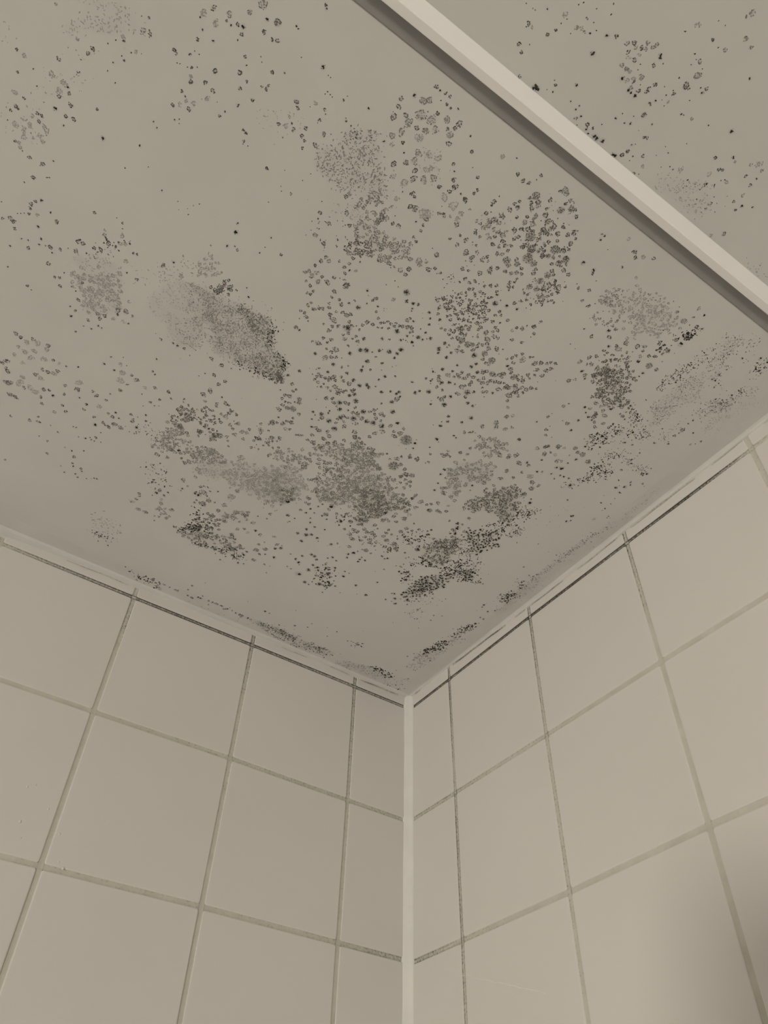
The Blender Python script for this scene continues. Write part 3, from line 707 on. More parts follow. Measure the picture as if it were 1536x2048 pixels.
1280,4834,181g 1227,4803,243g 1176,4731,184g 1206,4655,164m 1252,4693,153m 1334,4705,183b 1301,4743,264m 1307,4770,202m 1286,4700,143b 1390,4726,101b 
1439,4923,298m 1386,4621,133h 1362,4502,134h 1542,4376,83b 1453,4336,73b 1131,4608,165b 1073,4623,207b 1097,4725,144m 1094,4778,133b 999,4756,164b 
1020,4620,125b 1021,4571,125b 999,4513,126b 1416,4227,232m 1406,4239,168m 1325,4297,210m 1115,4438,157b 875,4812,165b 848,4689,146b 1116,5019,120b 
618,4850,135m 502,4916,125b 527,5019,134m 521,5106,204m 685,5005,82b 756,4832,103m 467,5618,121b 545,5623,64b 413,5140,110b 534,5184,100b 517,5060,93b 
520,4932,77b 446,5744,64b 632,5629,72b 661,5583,88b 686,5658,64b 705,5920,109b 668,5933,62b 641,5930,62b 660,5897,62b 577,6007,140b 477,5818,56b 
455,5840,48m 434,5851,56b 1000,5885,77b 977,5900,46b 977,5971,92b 970,5985,76b 278,5110,102m 298,5062,77b 329,5030,94f 772,4711,103b 669,4713,69b 
638,4682,104b 632,4644,70b 529,5235,116b 581,5270,74b 549,5506,97b 526,5532,73b 492,5540,89b 571,5468,73b 591,5436,65b 578,5360,74b 1426,4208,149m 
1334,4193,112m 1320,4284,167m 1312,4268,93b 1265,4312,130f 1277,4197,169f 1212,4151,207m 1173,4174,141m 1108,4190,113b 1180,4369,223x 1123,4344,205x 
1068,4354,280x 1075,4274,160b 962,4318,282x 1065,4429,111b 1040,4443,93b 1163,4271,84b 1160,4085,171b 1112,4109,247b 1145,3996,125b 1060,4033,134b 
1019,4043,144b 1080,3968,116b 965,4055,125b 889,3999,232b 1234,3967,115m 1144,4561,165m 1080,4573,110b 1104,4510,138m 1065,4495,92b 429,4508,133b 
419,4523,114b 386,4544,152b 550,4323,105b 500,4238,193b 425,4211,136b 402,4216,78b 491,4276,77b 434,4293,193b 433,4376,115m 406,4348,116b 323,4428,96m 
287,4414,67b 522,4096,68b 472,4008,118b 383,3972,109b 381,4051,79b 404,4128,78b 387,3938,70b 775,3837,118b 586,3696,161b 570,3708,161b 573,3610,152b 
546,3642,111b 698,3624,70b 855,3452,71b 1083,3629,119b 269,3890,90b 274,3920,90b 244,3907,60m 369,3801,161f 709,3504,61b 701,3449,61b 925,3549,70b 
415,3164,63m 876,4654,64b 625,4430,114m 6470,5089,87f 5983,5345,66m 5940,5361,88m 5943,5269,178g 5910,5300,78b 5897,5277,133m 6037,5160,156f 
6023,5140,90m 6182,4979,135m 6201,4934,136m 6073,5117,67m 6109,5067,79m 6038,4978,80b 6053,4909,69m 5982,4868,70b 6006,5050,79m 5985,5035,91m 
5960,5105,68m 5937,5129,113f 5901,5139,68f 6288,4978,112f 6352,4787,137m 6226,4871,68m 6216,4786,92m 6245,4654,105b 6274,4663,209f 6225,4621,129g 
6288,4596,211f 6276,4560,118m 6275,4466,154b 6196,4462,143m 6139,4475,144m 6191,4392,84b 6189,4551,166m 6371,4363,107m 6339,4366,96m 6340,4320,132m 
6474,4201,217f 6392,4266,145f 6510,4324,119m 6491,4320,107m 6532,4278,95m 6533,4198,72m 6540,4409,176f 6476,4408,94m 6563,4550,92m 6478,4630,81m 
6425,4537,82m 6364,4669,208f 6607,4683,91m 6554,4672,137f 6448,4087,110m 6404,4061,148f 6382,4048,74m 6324,4032,124m 6231,4039,175m 6172,4107,87b 
6258,3903,139m 6174,3962,76b 6160,3972,76b 6303,3830,76b 6211,3694,155m 6154,3768,129b 6191,3735,103m 6210,3656,104m 6278,3561,78m 6257,3576,78m 
6236,3594,65m 6202,3610,91m 6364,3457,105m 6407,3581,78b 6310,3492,184m 6284,3478,145m 6261,3426,119m 6114,3548,132b 6006,3672,157m 6069,3716,104b 
6146,3638,157f 6192,3375,80b 6147,3395,80b 6062,3409,94b 6066,3463,120b 6019,3429,81b 5978,3438,188m 6127,3326,148m 6251,3260,94b 5953,3402,95b 
5912,3464,135m 6028,4634,95m 5925,4470,158b 5684,4575,98b 5668,4785,84b 5632,4760,84b 5716,4365,75b 5576,4470,62b 5426,4367,89b 5292,4361,64b 
5208,4352,64b 5147,4440,77b 5183,4313,77b 5260,4307,51m 5181,4400,64b 5787,3911,117m 5543,3858,159g 5631,3971,65b 5579,3959,91m 5562,3915,66b 
5658,3783,159m 5671,3826,119f 5611,3737,187m 5641,3649,188m 5689,3632,161m 5775,3622,187m 5812,3612,187m 5803,3527,188m 5725,3556,81b 5534,3790,186f 
5494,3810,187f 5417,3775,107m 5386,3785,108m 4841,4470,104b 4818,4401,183b 4823,4260,133b 4775,4291,80b 4743,4277,120m 4934,4190,80b 5408,5768,152x 
5615,5653,174m 5655,5592,218f 5660,5561,88b 5514,5680,174g 5511,5637,88m 5564,5584,220f 5622,5500,88b 5624,5430,100m 5535,5482,89b 5440,5660,110m 
5407,5672,154b 5396,5627,122m 5400,5582,78b 5480,5631,88b 5727,5285,101m 5707,5275,90m 5611,5358,67m 5625,5320,102m 5578,5358,68m 5679,5225,68m 
5661,5232,68m 5611,5242,68m 5585,5254,91m 5556,5279,68m 5445,5326,160m 5555,5173,161m 5568,5201,115f 5470,5225,138m 5404,5208,139m 5583,5084,105m 
5548,5067,82b 5446,5115,58b 5415,5143,187f 5530,5044,117f 5557,4997,141f 5491,5006,153m 5483,5057,164f 5597,4965,118m 5548,4884,83m 5522,4905,71m 
5510,4878,72m 5301,5416,137m 5286,5482,79b 5257,5329,115m 5238,5392,92m 5151,5313,116m 5277,5137,82b 5295,5089,95m 5223,5224,117m 5349,5160,58b 
5114,5101,96m 5089,5092,96m 5078,5031,121m 5040,5023,73b 5317,5521,90m 5356,5856,281g 5231,5819,241x 5296,5797,120b 5278,5722,132m 5215,5710,111m 
5180,5728,122m 5021,6082,86m 5008,6068,97b 5119,5871,88b 5104,5865,77b 5228,5582,67b 5208,5557,56b 5002,5733,56b 4852,5768,158b 5050,5590,80b 
5121,5542,102m 5137,5424,92m 5106,5427,92m 5102,5455,92m 4796,5745,68m 4777,5742,68m 4748,5656,69m 4724,5650,69m 4704,5646,58m 4754,5633,58m 
4630,5674,93b 4621,5710,69b 4457,5727,93b 4781,5544,140f 4893,5479,163m 4799,5505,58b 4701,5547,117m 4685,5526,59b 4702,5468,106m 4702,5445,59b 
4865,5446,117m 4851,5338,95b 4926,5279,107m 4877,5300,143f 4819,5306,143m 4751,5306,120m 4753,5365,143m 4719,5287,96m 4705,5235,97m 4858,5218,84m 
4887,5366,118f 4640,5307,169m 4629,5404,143m 4585,5435,60b 4547,5575,106m 4497,5563,83m 4850,4964,99m 4735,5027,62b 4701,4910,50b 4681,4880,63b 
4611,4903,88m 4721,4752,63b 4589,5039,62b 4564,5115,62b 4573,4520,92b 4586,4358,80b 4441,4443,106m 4573,4423,79m 4241,5979,138b 4308,5910,138m 
4292,5857,163m 4284,5784,234m 4175,5813,306g 4218,5843,187m 4131,5903,397g 4171,5986,277g 4141,6013,207g 4050,5920,328g 4041,5839,213g 3991,5881,260g 
4106,5817,165m 3963,5980,234g 3876,6011,211m 3922,5936,141m 4041,5976,116m 3882,5970,141m 3883,5915,237g 3859,5864,191m 4148,6109,160m 4114,6101,103b 
4073,6110,92m 4035,6111,103m 4073,6056,69b 4025,6061,104m 3990,6053,93m 3942,6082,93b 4221,5674,214g 4245,5612,96b 4179,5737,261g 4132,5681,131m 
4050,5772,309f 4187,5625,144f 4085,5631,96b 4101,5521,219m 4033,5582,182m 3987,5624,243g 3995,5686,241g 3924,5721,241f 3856,5741,242f 3945,5575,196m 
3881,5623,220f 3858,5654,195f 4055,5444,222f 3920,5521,246m 3960,5459,322f 3854,5555,246g 3801,5607,246g 3741,5771,121m 3705,5734,85b 3672,5682,148m 
3729,5583,149m 3632,5651,223m 3934,5396,75b 3939,5332,176f 3870,5418,100m 3838,5418,125m 3862,5439,100m 3820,5339,177m 3782,5350,228m 3510,5616,200m 
3563,5632,100b 3646,5597,149m 3688,5361,508f 3665,5331,179m 3686,5915,132m 3763,5992,95b 3484,6017,168f 3537,5798,123m 3485,5694,112m 3480,5727,99m 
3612,5832,61m 3717,5271,90b 3643,5235,103m 3659,5159,104m 3624,5143,117m 3654,5283,128m 3954,5153,230m 3953,5106,205m 4002,4862,210m 4120,4950,155m 
4148,4935,77b 4034,4913,156m 4208,5060,63b 4182,4952,64b 4299,4736,183g 4211,4716,158m 4194,4700,66b 4135,4805,92b 4074,4849,65b 4262,4874,129m 
4376,4815,64b 4239,4874,65b 4358,4909,153m 4392,4989,63b 4358,4695,65b 4346,4751,65b 4348,5122,63b 3856,5158,128m 3808,5167,180m 3874,5216,64b 
4250,5154,201g 4260,5123,151m 3818,4930,158m 3417,6855,187b 3968,6818,64b 3838,6875,85b 3688,7002,64b 3669,7031,74b 3509,7133,74b 3479,7082,75b 
3578,7051,64m 3915,6822,75f 3896,6824,64f 3722,6916,171f 3591,6978,86m 3539,6986,54m 3709,6864,65m 3694,6902,54m 3882,6744,119m 3882,6721,65m 
3846,6740,87f 3711,6817,97m 3737,6765,109m 3612,6902,151g 3583,6917,130f 3618,6856,65b 3548,6915,87g 3515,6931,87b 3492,6964,76m 3416,6983,130b 
3361,7016,130m 3852,6621,132m 3811,6594,110m 3796,6657,66m 3274,7024,131g 3237,7055,141m 3211,7041,109g 3167,7106,130g 3176,7059,131m 3149,7074,131g 
3119,7105,131g 3109,7129,131g 3231,6995,121m 3206,6974,132f 3163,6985,154m 3208,6916,133g 3166,6918,156g 3138,6919,134f 3161,7025,110f 3046,7104,121b 
3032,7091,121b 2991,7079,66b 3033,7034,111m 3113,6990,66m 3147,6861,157b 3112,6870,135f 3086,6903,134f 3071,6892,90m 3049,6938,179g 3020,6904,67b 
3060,6831,124b 3037,6832,113b 3001,6834,136b 3058,6857,113g 3001,6871,124m 2956,6897,136m 2955,6919,113m 2937,6962,146m 3101,6957,56m 2880,6858,103m 
2860,6892,91b 2828,6922,57b 2787,6938,91f 2788,6905,57m 2793,6997,113m 2810,7006,68b 2877,6989,56m 2828,6960,68m 2835,7082,78b 2761,7075,247m 
2745,7160,222g 2800,7224,132g 2862,7235,77b 2830,7219,55m 2834,7180,66b 2753,7205,66b 2637,7108,113b 2633,7141,124m 2671,7122,79m 2671,7027,68b 
2649,6935,92b 2632,6942,69m 2569,6956,104g 2857,6786,184x 2767,6777,81b 3003,6662,104b 2928,6674,81b 2892,6692,104b 2910,6740,58b 2986,6708,58m 
2812,6695,47m 2746,6685,94m 2729,6696,105m 3056,6576,70b 3335,6562,80b 3268,6573,80b 3271,6543,92b 3212,6531,93b 3229,6500,104m 3193,6475,58b 
3135,6519,140m 3120,6492,105b 3086,6522,105b 3089,6476,94b 3041,6493,164b 3014,6491,165b 2971,6501,165b 2840,6475,167b 2821,6481,143b 2786,6512,131m 
2769,6555,142m 2780,6599,83b 2763,6618,59b 2716,6550,83m 2657,6591,107m 2714,6516,60m 2584,6650,59b 2527,6710,83m 2576,6728,59b 2745,6464,48m 
2622,6467,133m 2606,6540,132f 2589,6487,60m 2468,6827,59m 2439,6995,81b 2274,7059,162b 2446,7346,100b 3017,7286,75b 2832,7357,97m 2767,7347,65m 
2719,7363,152g 2886,7448,64m 2830,7455,64m 2977,7357,171f 2758,7564,95g 2745,7599,169g 2663,7480,151g 2590,7472,108g 2226,6877,119m 2123,6953,119b 
2087,6940,95f 1977,6991,119g 1935,7027,214f 1877,7011,120g 1940,6920,108m 1862,6954,96b 1862,6899,109m 2062,6798,73b 2131,6719,109b 2020,6813,133f 
2137,6667,73m 1784,6764,123b 1712,6805,86b 1860,6749,98m 1845,6819,122g 1801,6717,87m 1724,6547,165m 1797,6480,140f 2173,6776,169f 2139,6838,120m 
2116,6852,96m 2364,6679,192f 2411,6651,84m 2443,6653,72m 2493,6614,60b 3596,6491,181b 3572,6489,159b 3599,6477,136b 3725,6476,112m 3491,6576,102m 
3476,6534,80m 3516,6594,56m 3374,6655,113b 3519,6523,57m 3393,6065,84m 3311,5984,146m 3249,5969,147m 3201,5985,123m 3163,6073,122m 3173,6033,73b 
2458,6018,102b 2483,6014,89b 2460,5973,103b 2357,5951,65b 2287,6103,154f 2175,6058,181m 2943,6094,271g 2437,5764,171b 2325,5766,158b 2313,5740,119m 
2159,5911,105m 2003,5914,106f 2085,6070,182f 2011,6105,130m 2243,5711,67m 2338,5426,55m 2133,6027,156m 2524,5248,69b 2505,5220,69b 2543,5208,69b 
5983,2489,205m 5937,2479,177m 5841,2523,192m 5881,2461,237f 5798,2503,266f 5713,2538,178m 5713,2491,238f 5864,2354,239f 5799,2410,239f 5803,2324,270f 
5927,2371,178f 5936,2272,180f 5971,2163,242m 6001,2121,182m 5958,2088,152m 5931,2060,244m 5849,2229,181f 5700,2376,271f 5629,2416,135m 5575,2412,136f 
5513,2420,106b 5634,2264,198m 5579,2281,244f 5712,2172,214m 5662,2157,246f 5680,2264,152m 5562,2325,182m 5805,2078,245f 5802,2015,278f 5887,1943,309m 
5813,1974,217f 5713,2000,279f 5661,1981,312f 5604,2055,186m 5559,2076,155m 5844,1817,250m 5791,1817,220m 5915,1934,216m 5758,1968,155m 5508,2038,172b 
5599,1953,141m 5570,1886,142m 5455,2209,185g 5359,2317,307f 5347,2237,248m 5301,2157,109b 5430,2111,140m 5403,1982,142m 5353,1925,191m 5443,1860,191f 
5220,2123,157b 5220,2054,127m 5425,2476,106b 5113,2025,143m 5108,2168,252f 5087,2275,141m 5178,2274,187m 5223,2298,139m 5081,2365,93b 5145,2631,136b 
5118,2725,180f 5073,2650,303f 5062,2560,336f 4940,2653,213m 4995,2673,137m 5020,2458,185m 4989,2557,92m 5070,2742,75m 5219,2747,89m 5126,2807,75m 
5242,2643,135b 4844,2616,169f 4769,2669,154m 4876,2963,104b 4825,2804,106b 4856,2820,91m 5767,1571,112m 5549,1715,112m 5539,1655,129m 5516,1659,97m 
5605,1627,177m 5422,1683,81b 5338,1643,114b 5221,1502,83b 5152,1497,116b 5106,1435,150m 5091,1341,118b 5072,1309,118b 5176,1240,85b 5122,1180,102b 
5000,1326,135m 4981,1294,119b 5018,1227,119b 4988,1192,103b 5054,1567,99b 4907,1231,86b 4868,1259,68m 4845,1278,86m 4818,1286,86m 5337,1321,150m 
5386,1477,99m 5472,1491,82m 5663,998,118m 5059,1760,98b 5046,1745,98m 5097,1725,114b 5013,1793,147m 4994,1880,81b 5156,1703,82b 5236,1793,97b 
5211,1803,97b 5012,1744,98b 4953,1768,82m 4925,2051,225m 4960,1990,193m 4993,1990,129b 5017,2009,160m 5074,1940,193b 4970,2126,191m 4961,2191,127b 
4911,2144,112b 4858,2050,225m 4796,2190,192m 4734,2139,193b 4718,2328,127b 4692,2264,96m 5016,2140,127m 4838,2255,127m 5952,3293,164m 6218,3072,96b 
5869,3207,111m 5837,3224,124m 5810,3154,139m 5820,3289,83m 6034,3000,112m 5997,2981,84m 5642,2938,143b 5680,3019,99b 5631,3008,128m 5642,3117,141m 
5508,2984,144m 5524,2901,72b 5459,2919,102b 5418,2979,116b 5387,2976,87b 5432,3057,172m 5405,3104,172m 5338,3123,172f 5331,3223,199m 5321,3183,143b 
5273,3245,228m 5213,3149,101b 5256,3142,172f 5212,3240,114m 5466,3090,143m 5561,2816,87m 5728,3203,84b 5687,3186,84m 5666,3291,97m 5399,3585,96b 
5441,3546,219f 5441,3676,190f 5308,3574,124m 5178,3818,163m 5119,3890,122b 5046,3898,54b 5029,3965,54b 5023,3813,219f 4920,3797,193f 4868,3797,166f 
4651,3959,220m 4715,3905,248m 4688,4004,137m 4721,3855,249m 4632,3890,125m 4535,4031,83b 4482,3968,125b 4818,3194,117b 4778,3192,117b 4720,3203,118m 
4629,3247,74b 4653,3168,74b 4924,3169,117m 4983,3198,58m 4310,3038,183m 4276,3106,182m 4340,2928,245m 4375,2859,246m 4384,3105,181m 4491,3019,76b 
4461,3077,90b 4222,2927,123b 4330,2800,140m 4286,3260,90b 4375,3239,179m 4478,3250,178m '''
FIELDS = [
 ([(317,491),(305,502),(288,512),(281,506),(274,494),(278,490),(292,482),(298,474),(312,479)], 'ros', 120, 0.73, 1.54, 'm', 0),
 ([(298,474),(279,491),(273,487),(271,474),(280,463),(288,466)], 'ros', 20, 0.74, 1.49, 'm', 0),
 ([(202,390),(180,408),(168,398),(180,386),(193,382)], 'ros', 34, 1.12, 2.24, 'g', 0.12),
 ([(202,348),(196,359),(179,372),(166,374),(157,358),(163,351),(174,347),(170,338),(176,332),(169,321),(174,315),(186,325),(197,339)], 'ros', 80, 1.36, 2.53, 'g', 0.32),
 ([(162,321),(150,338),(141,357),(131,368),(120,360),(113,344),(107,332),(108,323),(124,326),(138,327),(148,314)], 'ros', 130, 1.2, 2.39, 'm', 0.42),
 ([(137,348),(131,358),(112,345),(105,328),(110,323),(123,329)], 'fine', 200, 0.5, 0.9, 'm', 0.3),
 ([(115,347),(97,351),(90,344),(107,334)], 'dots', 46, 0.5, 1.11, 'b', 0),
 ([(123,305),(117,321),(105,332),(87,327),(83,313),(97,305),(109,295)], 'dots', 110, 0.51, 1.23, 'b', 0),
 ([(93,317),(88,326),(82,315)], 'dots', 16, 0.41, 0.72, 'b', 0),
 ([(152,234),(153,256),(135,278),(125,272),(122,248),(121,229),(134,224)], 'ros', 110, 1.06, 2.13, 'm', 0.34),
 ([(150,255),(133,278),(126,249),(129,239)], 'fine', 150, 0.53, 0.95, 'b', 0.28),
 ([(134,284),(113,305),(94,297),(96,280),(105,270),(118,272)], 'ros', 70, 0.94, 1.78, 'b', 0.15),
 ([(134,266),(123,270),(109,272),(108,260),(118,253)], 'dots', 60, 0.53, 0.95, 'b', 0),
 ([(128,163),(129,179),(128,203),(111,223),(105,229),(89,247),(81,234),(100,223),(98,202),(113,176),(118,159)], 'ros', 100, 0.89, 1.99, 'b', 0.3),
 ([(124,176),(124,199),(114,212),(104,206),(111,190),(117,175)], 'fine', 130, 0.67, 1.11, 'b', 0.25),
 ([(115,242),(102,263),(90,260),(78,237),(81,226),(97,227)], 'dots', 150, 0.43, 1.09, 'b', 0),
 ([(125,230),(104,249),(100,233),(116,221)], 'dots', 45, 0.65, 1.41, 'b', 0),
 ([(157,219),(140,235),(130,223),(144,209)], 'dots', 40, 0.65, 1.4, 'b', 0),
 ([(96,226),(81,234),(71,237),(67,231),(81,225)], 'dots', 30, 0.55, 1.21, 'b', 0),
 ([(151,198),(144,201),(134,188),(139,184)], 'dots', 18, 0.66, 1.32, 'b', 0),
 ([(107,143),(96,160),(89,152),(93,136)], 'dots', 14, 0.35, 0.69, 'b', 0),
 ([(117,171),(96,184),(95,170),(114,156)], 'dots', 20, 0.34, 0.68, 'b', 0),
 ([(34,137),(36,152),(32,169),(28,167),(29,150),(29,138)], 'dots', 60, 0.59, 1.3, 'b', 0.15),
 ([(47,93),(41,115),(37,125),(29,121),(34,105),(39,92)], 'dots', 80, 0.73, 1.57, 'b', 0.25),
 ([(49,84),(37,110),(30,132),(25,148),(23,108),(27,85),(46,70)], 'fine', 150, 0.61, 1.09, 'm', 0.16),
 ([(35,124),(32,143),(30,163),(24,163),(27,140),(28,122)], 'fine', 60, 0.59, 1.07, 'm', 0.1),
 ([(30,223),(30,232),(26,244),(23,242),(24,224)], 'dots', 50, 0.67, 1.35, 'b', 0.3),
 ([(40,229),(31,244),(28,223)], 'dots', 18, 0.45, 0.78, 'b', 0),
 ([(41,264),(31,268),(22,256),(28,253)], 'dots', 20, 0.44, 0.99, 'b', 0),
 ([(26,202),(21,224),(26,254),(21,280),(12,270),(14,233),(14,202)], 'fine', 110, 0.56, 1.01, 'g', 0.26),
 ([(33,226),(26,252),(26,289),(25,320),(23,350),(20,368),(18,387),(15,386),(19,353),(20,322),(22,296),(24,266),(27,239)], 'fine', 330, 0.42, 0.96, 'm', 0.24),
 ([(28,230),(22,283),(16,351),(15,405),(3,408),(6,369),(12,301),(15,256)], 'fine', 40, 0.53, 0.95, 'f', 0.16),
 ([(18,403),(14,423),(16,445),(13,445),(11,416),(13,403)], 'fine', 60, 0.39, 0.79, 'g', 0.2),
 ([(47,50),(45,91),(24,98),(24,80),(33,53)], 'fine', 110, 0.63, 1.27, 'm', 0.14),
 ([(244,21),(212,27),(183,21),(164,25),(134,24),(134,12),(165,7),(192,4),(233,11)], 'fine', 330, 0.62, 1.46, 'm', 0.3),
 ([(231,24),(209,26),(186,21),(182,11),(209,17)], 'dots', 40, 0.62, 1.24, 'b', 0.15),
 ([(174,22),(136,24),(135,14),(162,14)], 'dots', 30, 0.63, 1.26, 'b', 0.15),
 ([(125,10),(108,19),(78,27),(46,23),(48,13),(78,7),(113,2)], 'fine', 190, 0.65, 1.29, 'g', 0.24),
 ([(80,26),(71,32),(51,29),(47,23),(64,22)], 'dots', 46, 0.86, 1.72, 'b', 0.25),
 ([(91,-7),(59,0),(21,2),(19,-4),(40,-5),(76,-8)], 'fine', 90, 0.66, 1.32, 'g', 0.2),
 ([(45,1),(17,0),(17,-4),(39,-4)], 'dots', 24, 0.67, 1.33, 'b', 0.25),
 ([(41,23),(26,36),(17,27),(30,15)], 'dots', 18, 0.44, 0.87, 'b', 0),
 ([(132,56),(115,61),(112,52),(120,49)], 'dots', 16, 0.62, 1.25, 'b', 0),
 ([(255,22),(229,23),(197,26),(183,24),(197,14),(219,17),(242,16)], 'fine', 120, 0.6, 1.08, 'm', 0.22),
 ([(343,5),(313,8),(275,10),(249,11),(250,6),(285,3),(323,2)], 'fine', 30, 0.59, 1.06, 'f', 0.1),
 ([(387,110),(379,121),(361,126),(348,132),(333,140),(316,126),(309,117),(319,112),(328,107),(339,104),(346,104),(359,102),(370,102),(383,107)], 'ros', 90, 1.07, 2.14, 'm', 0.2),
 ([(372,115),(362,124),(352,122),(352,117),(362,108),(370,109)], 'fine', 110, 0.53, 0.96, 'm', 0.36),
 ([(330,116),(321,122),(312,117),(319,113)], 'fine', 70, 0.54, 0.97, 'b', 0.36),
 ([(341,106),(333,116),(326,109),(335,102)], 'dots', 40, 0.54, 1.08, 'b', 0),
 ([(387,110),(376,123),(365,136),(355,133),(372,116)], 'dots', 60, 0.63, 1.37, 'b', 0),
 ([(367,99),(348,108),(344,105),(361,99)], 'dots', 26, 0.54, 1.08, 'b', 0),
 ([(327,109),(312,113),(304,111),(316,105)], 'dots', 24, 0.55, 1.2, 'b', 0),
 ([(379,133),(366,155),(346,152),(357,133),(372,126)], 'ros', 26, 1.05, 2.09, 'm', 0),
 ([(360,157),(336,178),(327,163),(349,149)], 'ros', 14, 1.25, 2.49, 'g', 0.12),
 ([(420,125),(403,135),(399,122),(414,113)], 'ros', 16, 0.94, 1.87, 'g', 0),
 ([(473,78),(463,86),(439,82),(433,74),(433,49),(445,47),(461,50)], 'fine', 120, 0.55, 1.27, 'g', 0.04),
 ([(464,58),(439,51),(433,49),(451,48)], 'dots', 26, 0.55, 1.1, 'b', 0),
 ([(406,17),(389,17),(367,19),(361,5),(378,7),(398,11)], 'dots', 40, 0.58, 1.36, 'b', 0),
 ([(269,359),(245,364),(231,357),(244,340),(263,342)], 'dots', 8, 0.64, 0.96, 'm', 0),
 ([(448,209),(446,233),(442,241),(437,242),(439,229),(443,215),(446,207)], 'ros', 40, 1.14, 2.08, 'g', 0.34),
 ([(453,203),(439,226),(422,225),(417,217),(429,207),(445,201)], 'ros', 50, 0.86, 1.73, 'g', 0),
 ([(419,217),(406,230),(396,232),(387,226),(398,212),(409,210)], 'ros', 50, 1.35, 2.32, 'g', 0.2),
 ([(407,209),(392,223),(380,225),(374,216),(381,200),(390,196),(402,199)], 'fine', 260, 0.49, 0.98, 'f', 0.26),
 ([(382,224),(366,235),(348,242),(333,243),(314,208),(325,200),(343,201),(364,199),(378,208)], 'ros', 120, 1.39, 2.58, 'f', 0.22),
 ([(372,215),(347,240),(331,238),(317,213),(339,204)], 'fine', 360, 0.5, 0.99, 'g', 0.14),
 ([(384,281),(364,298),(348,269),(370,253)], 'ros', 28, 0.75, 1.51, 'm', 0),
 ([(435,270),(410,280),(395,271),(393,246),(402,234),(416,233)], 'ros', 34, 0.75, 1.6, 'm', 0),
 ([(452,180),(436,191),(423,185),(429,168),(444,161)], 'dots', 36, 0.59, 1.18, 'm', 0),
 ([(445,151),(420,175),(415,162),(432,140)], 'dots', 16, 0.6, 1.11, 'b', 0),
 ([(387,152),(379,158),(366,126),(377,114),(382,121),(378,138)], 'dots', 46, 0.63, 1.36, 'b', 0),
 ([(485,227),(475,225),(454,222),(449,206),(467,205),(477,206)], 'dots', 50, 0.47, 0.94, 'm', 0),
 ([(401,178),(384,184),(371,170),(382,156),(393,165)], 'ros', 12, 0.81, 1.62, 'm', 0),
 ([(347,171),(333,181),(330,169),(340,162)], 'ros', 10, 1.03, 1.86, 'g', 0),
 ([(332,202),(319,210),(315,197),(330,187)], 'dots', 14, 0.61, 1.22, 'm', 0),
 ([(322,295),(305,308),(282,324),(270,320),(260,309),(267,301),(280,297),(297,295),(310,291)], 'ros', 90, 1.24, 2.29, 'g', 0.1),
 ([(298,297),(276,315),(260,309),(244,302),(229,289),(233,269),(255,265),(275,271),(292,283)], 'ros', 140, 1.37, 2.54, 'g', 0.18),
 ([(271,283),(255,301),(236,287),(244,266),(262,268)], 'fine', 330, 0.49, 0.99, 'g', 0.16),
 ([(301,253),(285,276),(261,274),(254,256),(270,241),(287,235)], 'ros', 90, 1.29, 2.39, 'g', 0.16),
 ([(352,264),(338,277),(323,276),(322,289),(313,289),(316,274),(327,261),(344,255)], 'ros', 60, 0.96, 1.92, 'g', 0.06),
 ([(347,247),(322,262),(309,247),(299,242),(302,228),(315,210),(324,204)], 'ros', 90, 1.39, 2.39, 'f', 0.16),
 ([(346,245),(323,253),(309,227),(326,208)], 'fine', 220, 0.5, 0.99, 'g', 0.1),
 ([(323,224),(310,232),(303,214),(316,208)], 'ros', 14, 1.21, 2.22, 'm', 0),
 ([(260,266),(230,290),(213,292),(194,283),(243,247)], 'ros', 55, 1.3, 2.3, 'm', 0.1),
 ([(255,265),(233,277),(214,268),(239,250)], 'fine', 120, 0.5, 1.01, 'g', 0.14),
 ([(307,285),(294,291),(288,270),(302,263),(306,276)], 'ros', 24, 1.07, 1.94, 'm', 0),
 ([(295,245),(250,276),(213,293),(208,277),(217,256),(235,244),(252,246),(273,238),(287,237)], 'ros', 115, 1.31, 2.42, 'g', 0.12),
 ([(243,251),(223,273),(214,264),(224,246),(226,233),(236,229)], 'ros', 44, 1.23, 2.45, 'm', 0.26),
 ([(323,224),(312,231),(308,222),(317,214)], 'ros', 14, 1.41, 2.41, 'g', 0.14),
 ([(191,244),(166,263),(153,249),(170,233)], 'dots', 50, 0.63, 1.26, 'b', 0),
 ([(194,223),(181,229),(173,220),(184,212)], 'dots', 34, 0.53, 0.96, 'b', 0),
 ([(262,231),(244,242),(237,227),(251,218)], 'dots', 18, 0.62, 1.23, 'b', 0),
 ([(241,218),(209,234),(194,212),(227,203)], 'dots', 26, 0.63, 1.26, 'm', 0),
 ([(237,146),(217,161),(200,128),(221,123)], 'dots', 34, 0.67, 1.44, 'b', 0),
 ([(161,201),(146,204),(134,185),(143,182)], 'dots', 14, 0.55, 1.1, 'b', 0),
 ([(504,377),(488,382),(474,379),(468,366),(472,343),(462,334),(465,324),(479,319),(488,326),(501,335),(510,337),(516,350)], 'fine', 520, 0.38, 0.85, 'f', 0.2),
 ([(493,380),(480,382),(455,386),(445,387),(433,388),(420,387),(411,370),(408,361),(397,365),(389,355),(385,341),(399,337),(414,335),(428,334),(441,333),(450,332),(452,346),(468,356),(471,369)], 'fine', 2300, 0.48, 0.96, 'g', 0.42),
 ([(455,386),(445,387),(433,388),(420,387),(411,369),(424,366),(438,372)], 'fine', 420, 0.47, 0.95, 'm', 0.16),
 ([(429,336),(420,345),(410,358),(398,365),(390,355),(386,342),(399,337),(414,335)], 'fine', 380, 0.49, 0.99, 'm', 0.16),
 ([(423,388),(419,388),(415,381),(414,373),(412,366),(415,367),(417,379)], 'dots', 24, 0.67, 1.24, 'b', 0),
 ([(404,363),(397,364),(389,356),(391,351),(397,360)], 'dots', 20, 0.59, 1.18, 'b', 0),
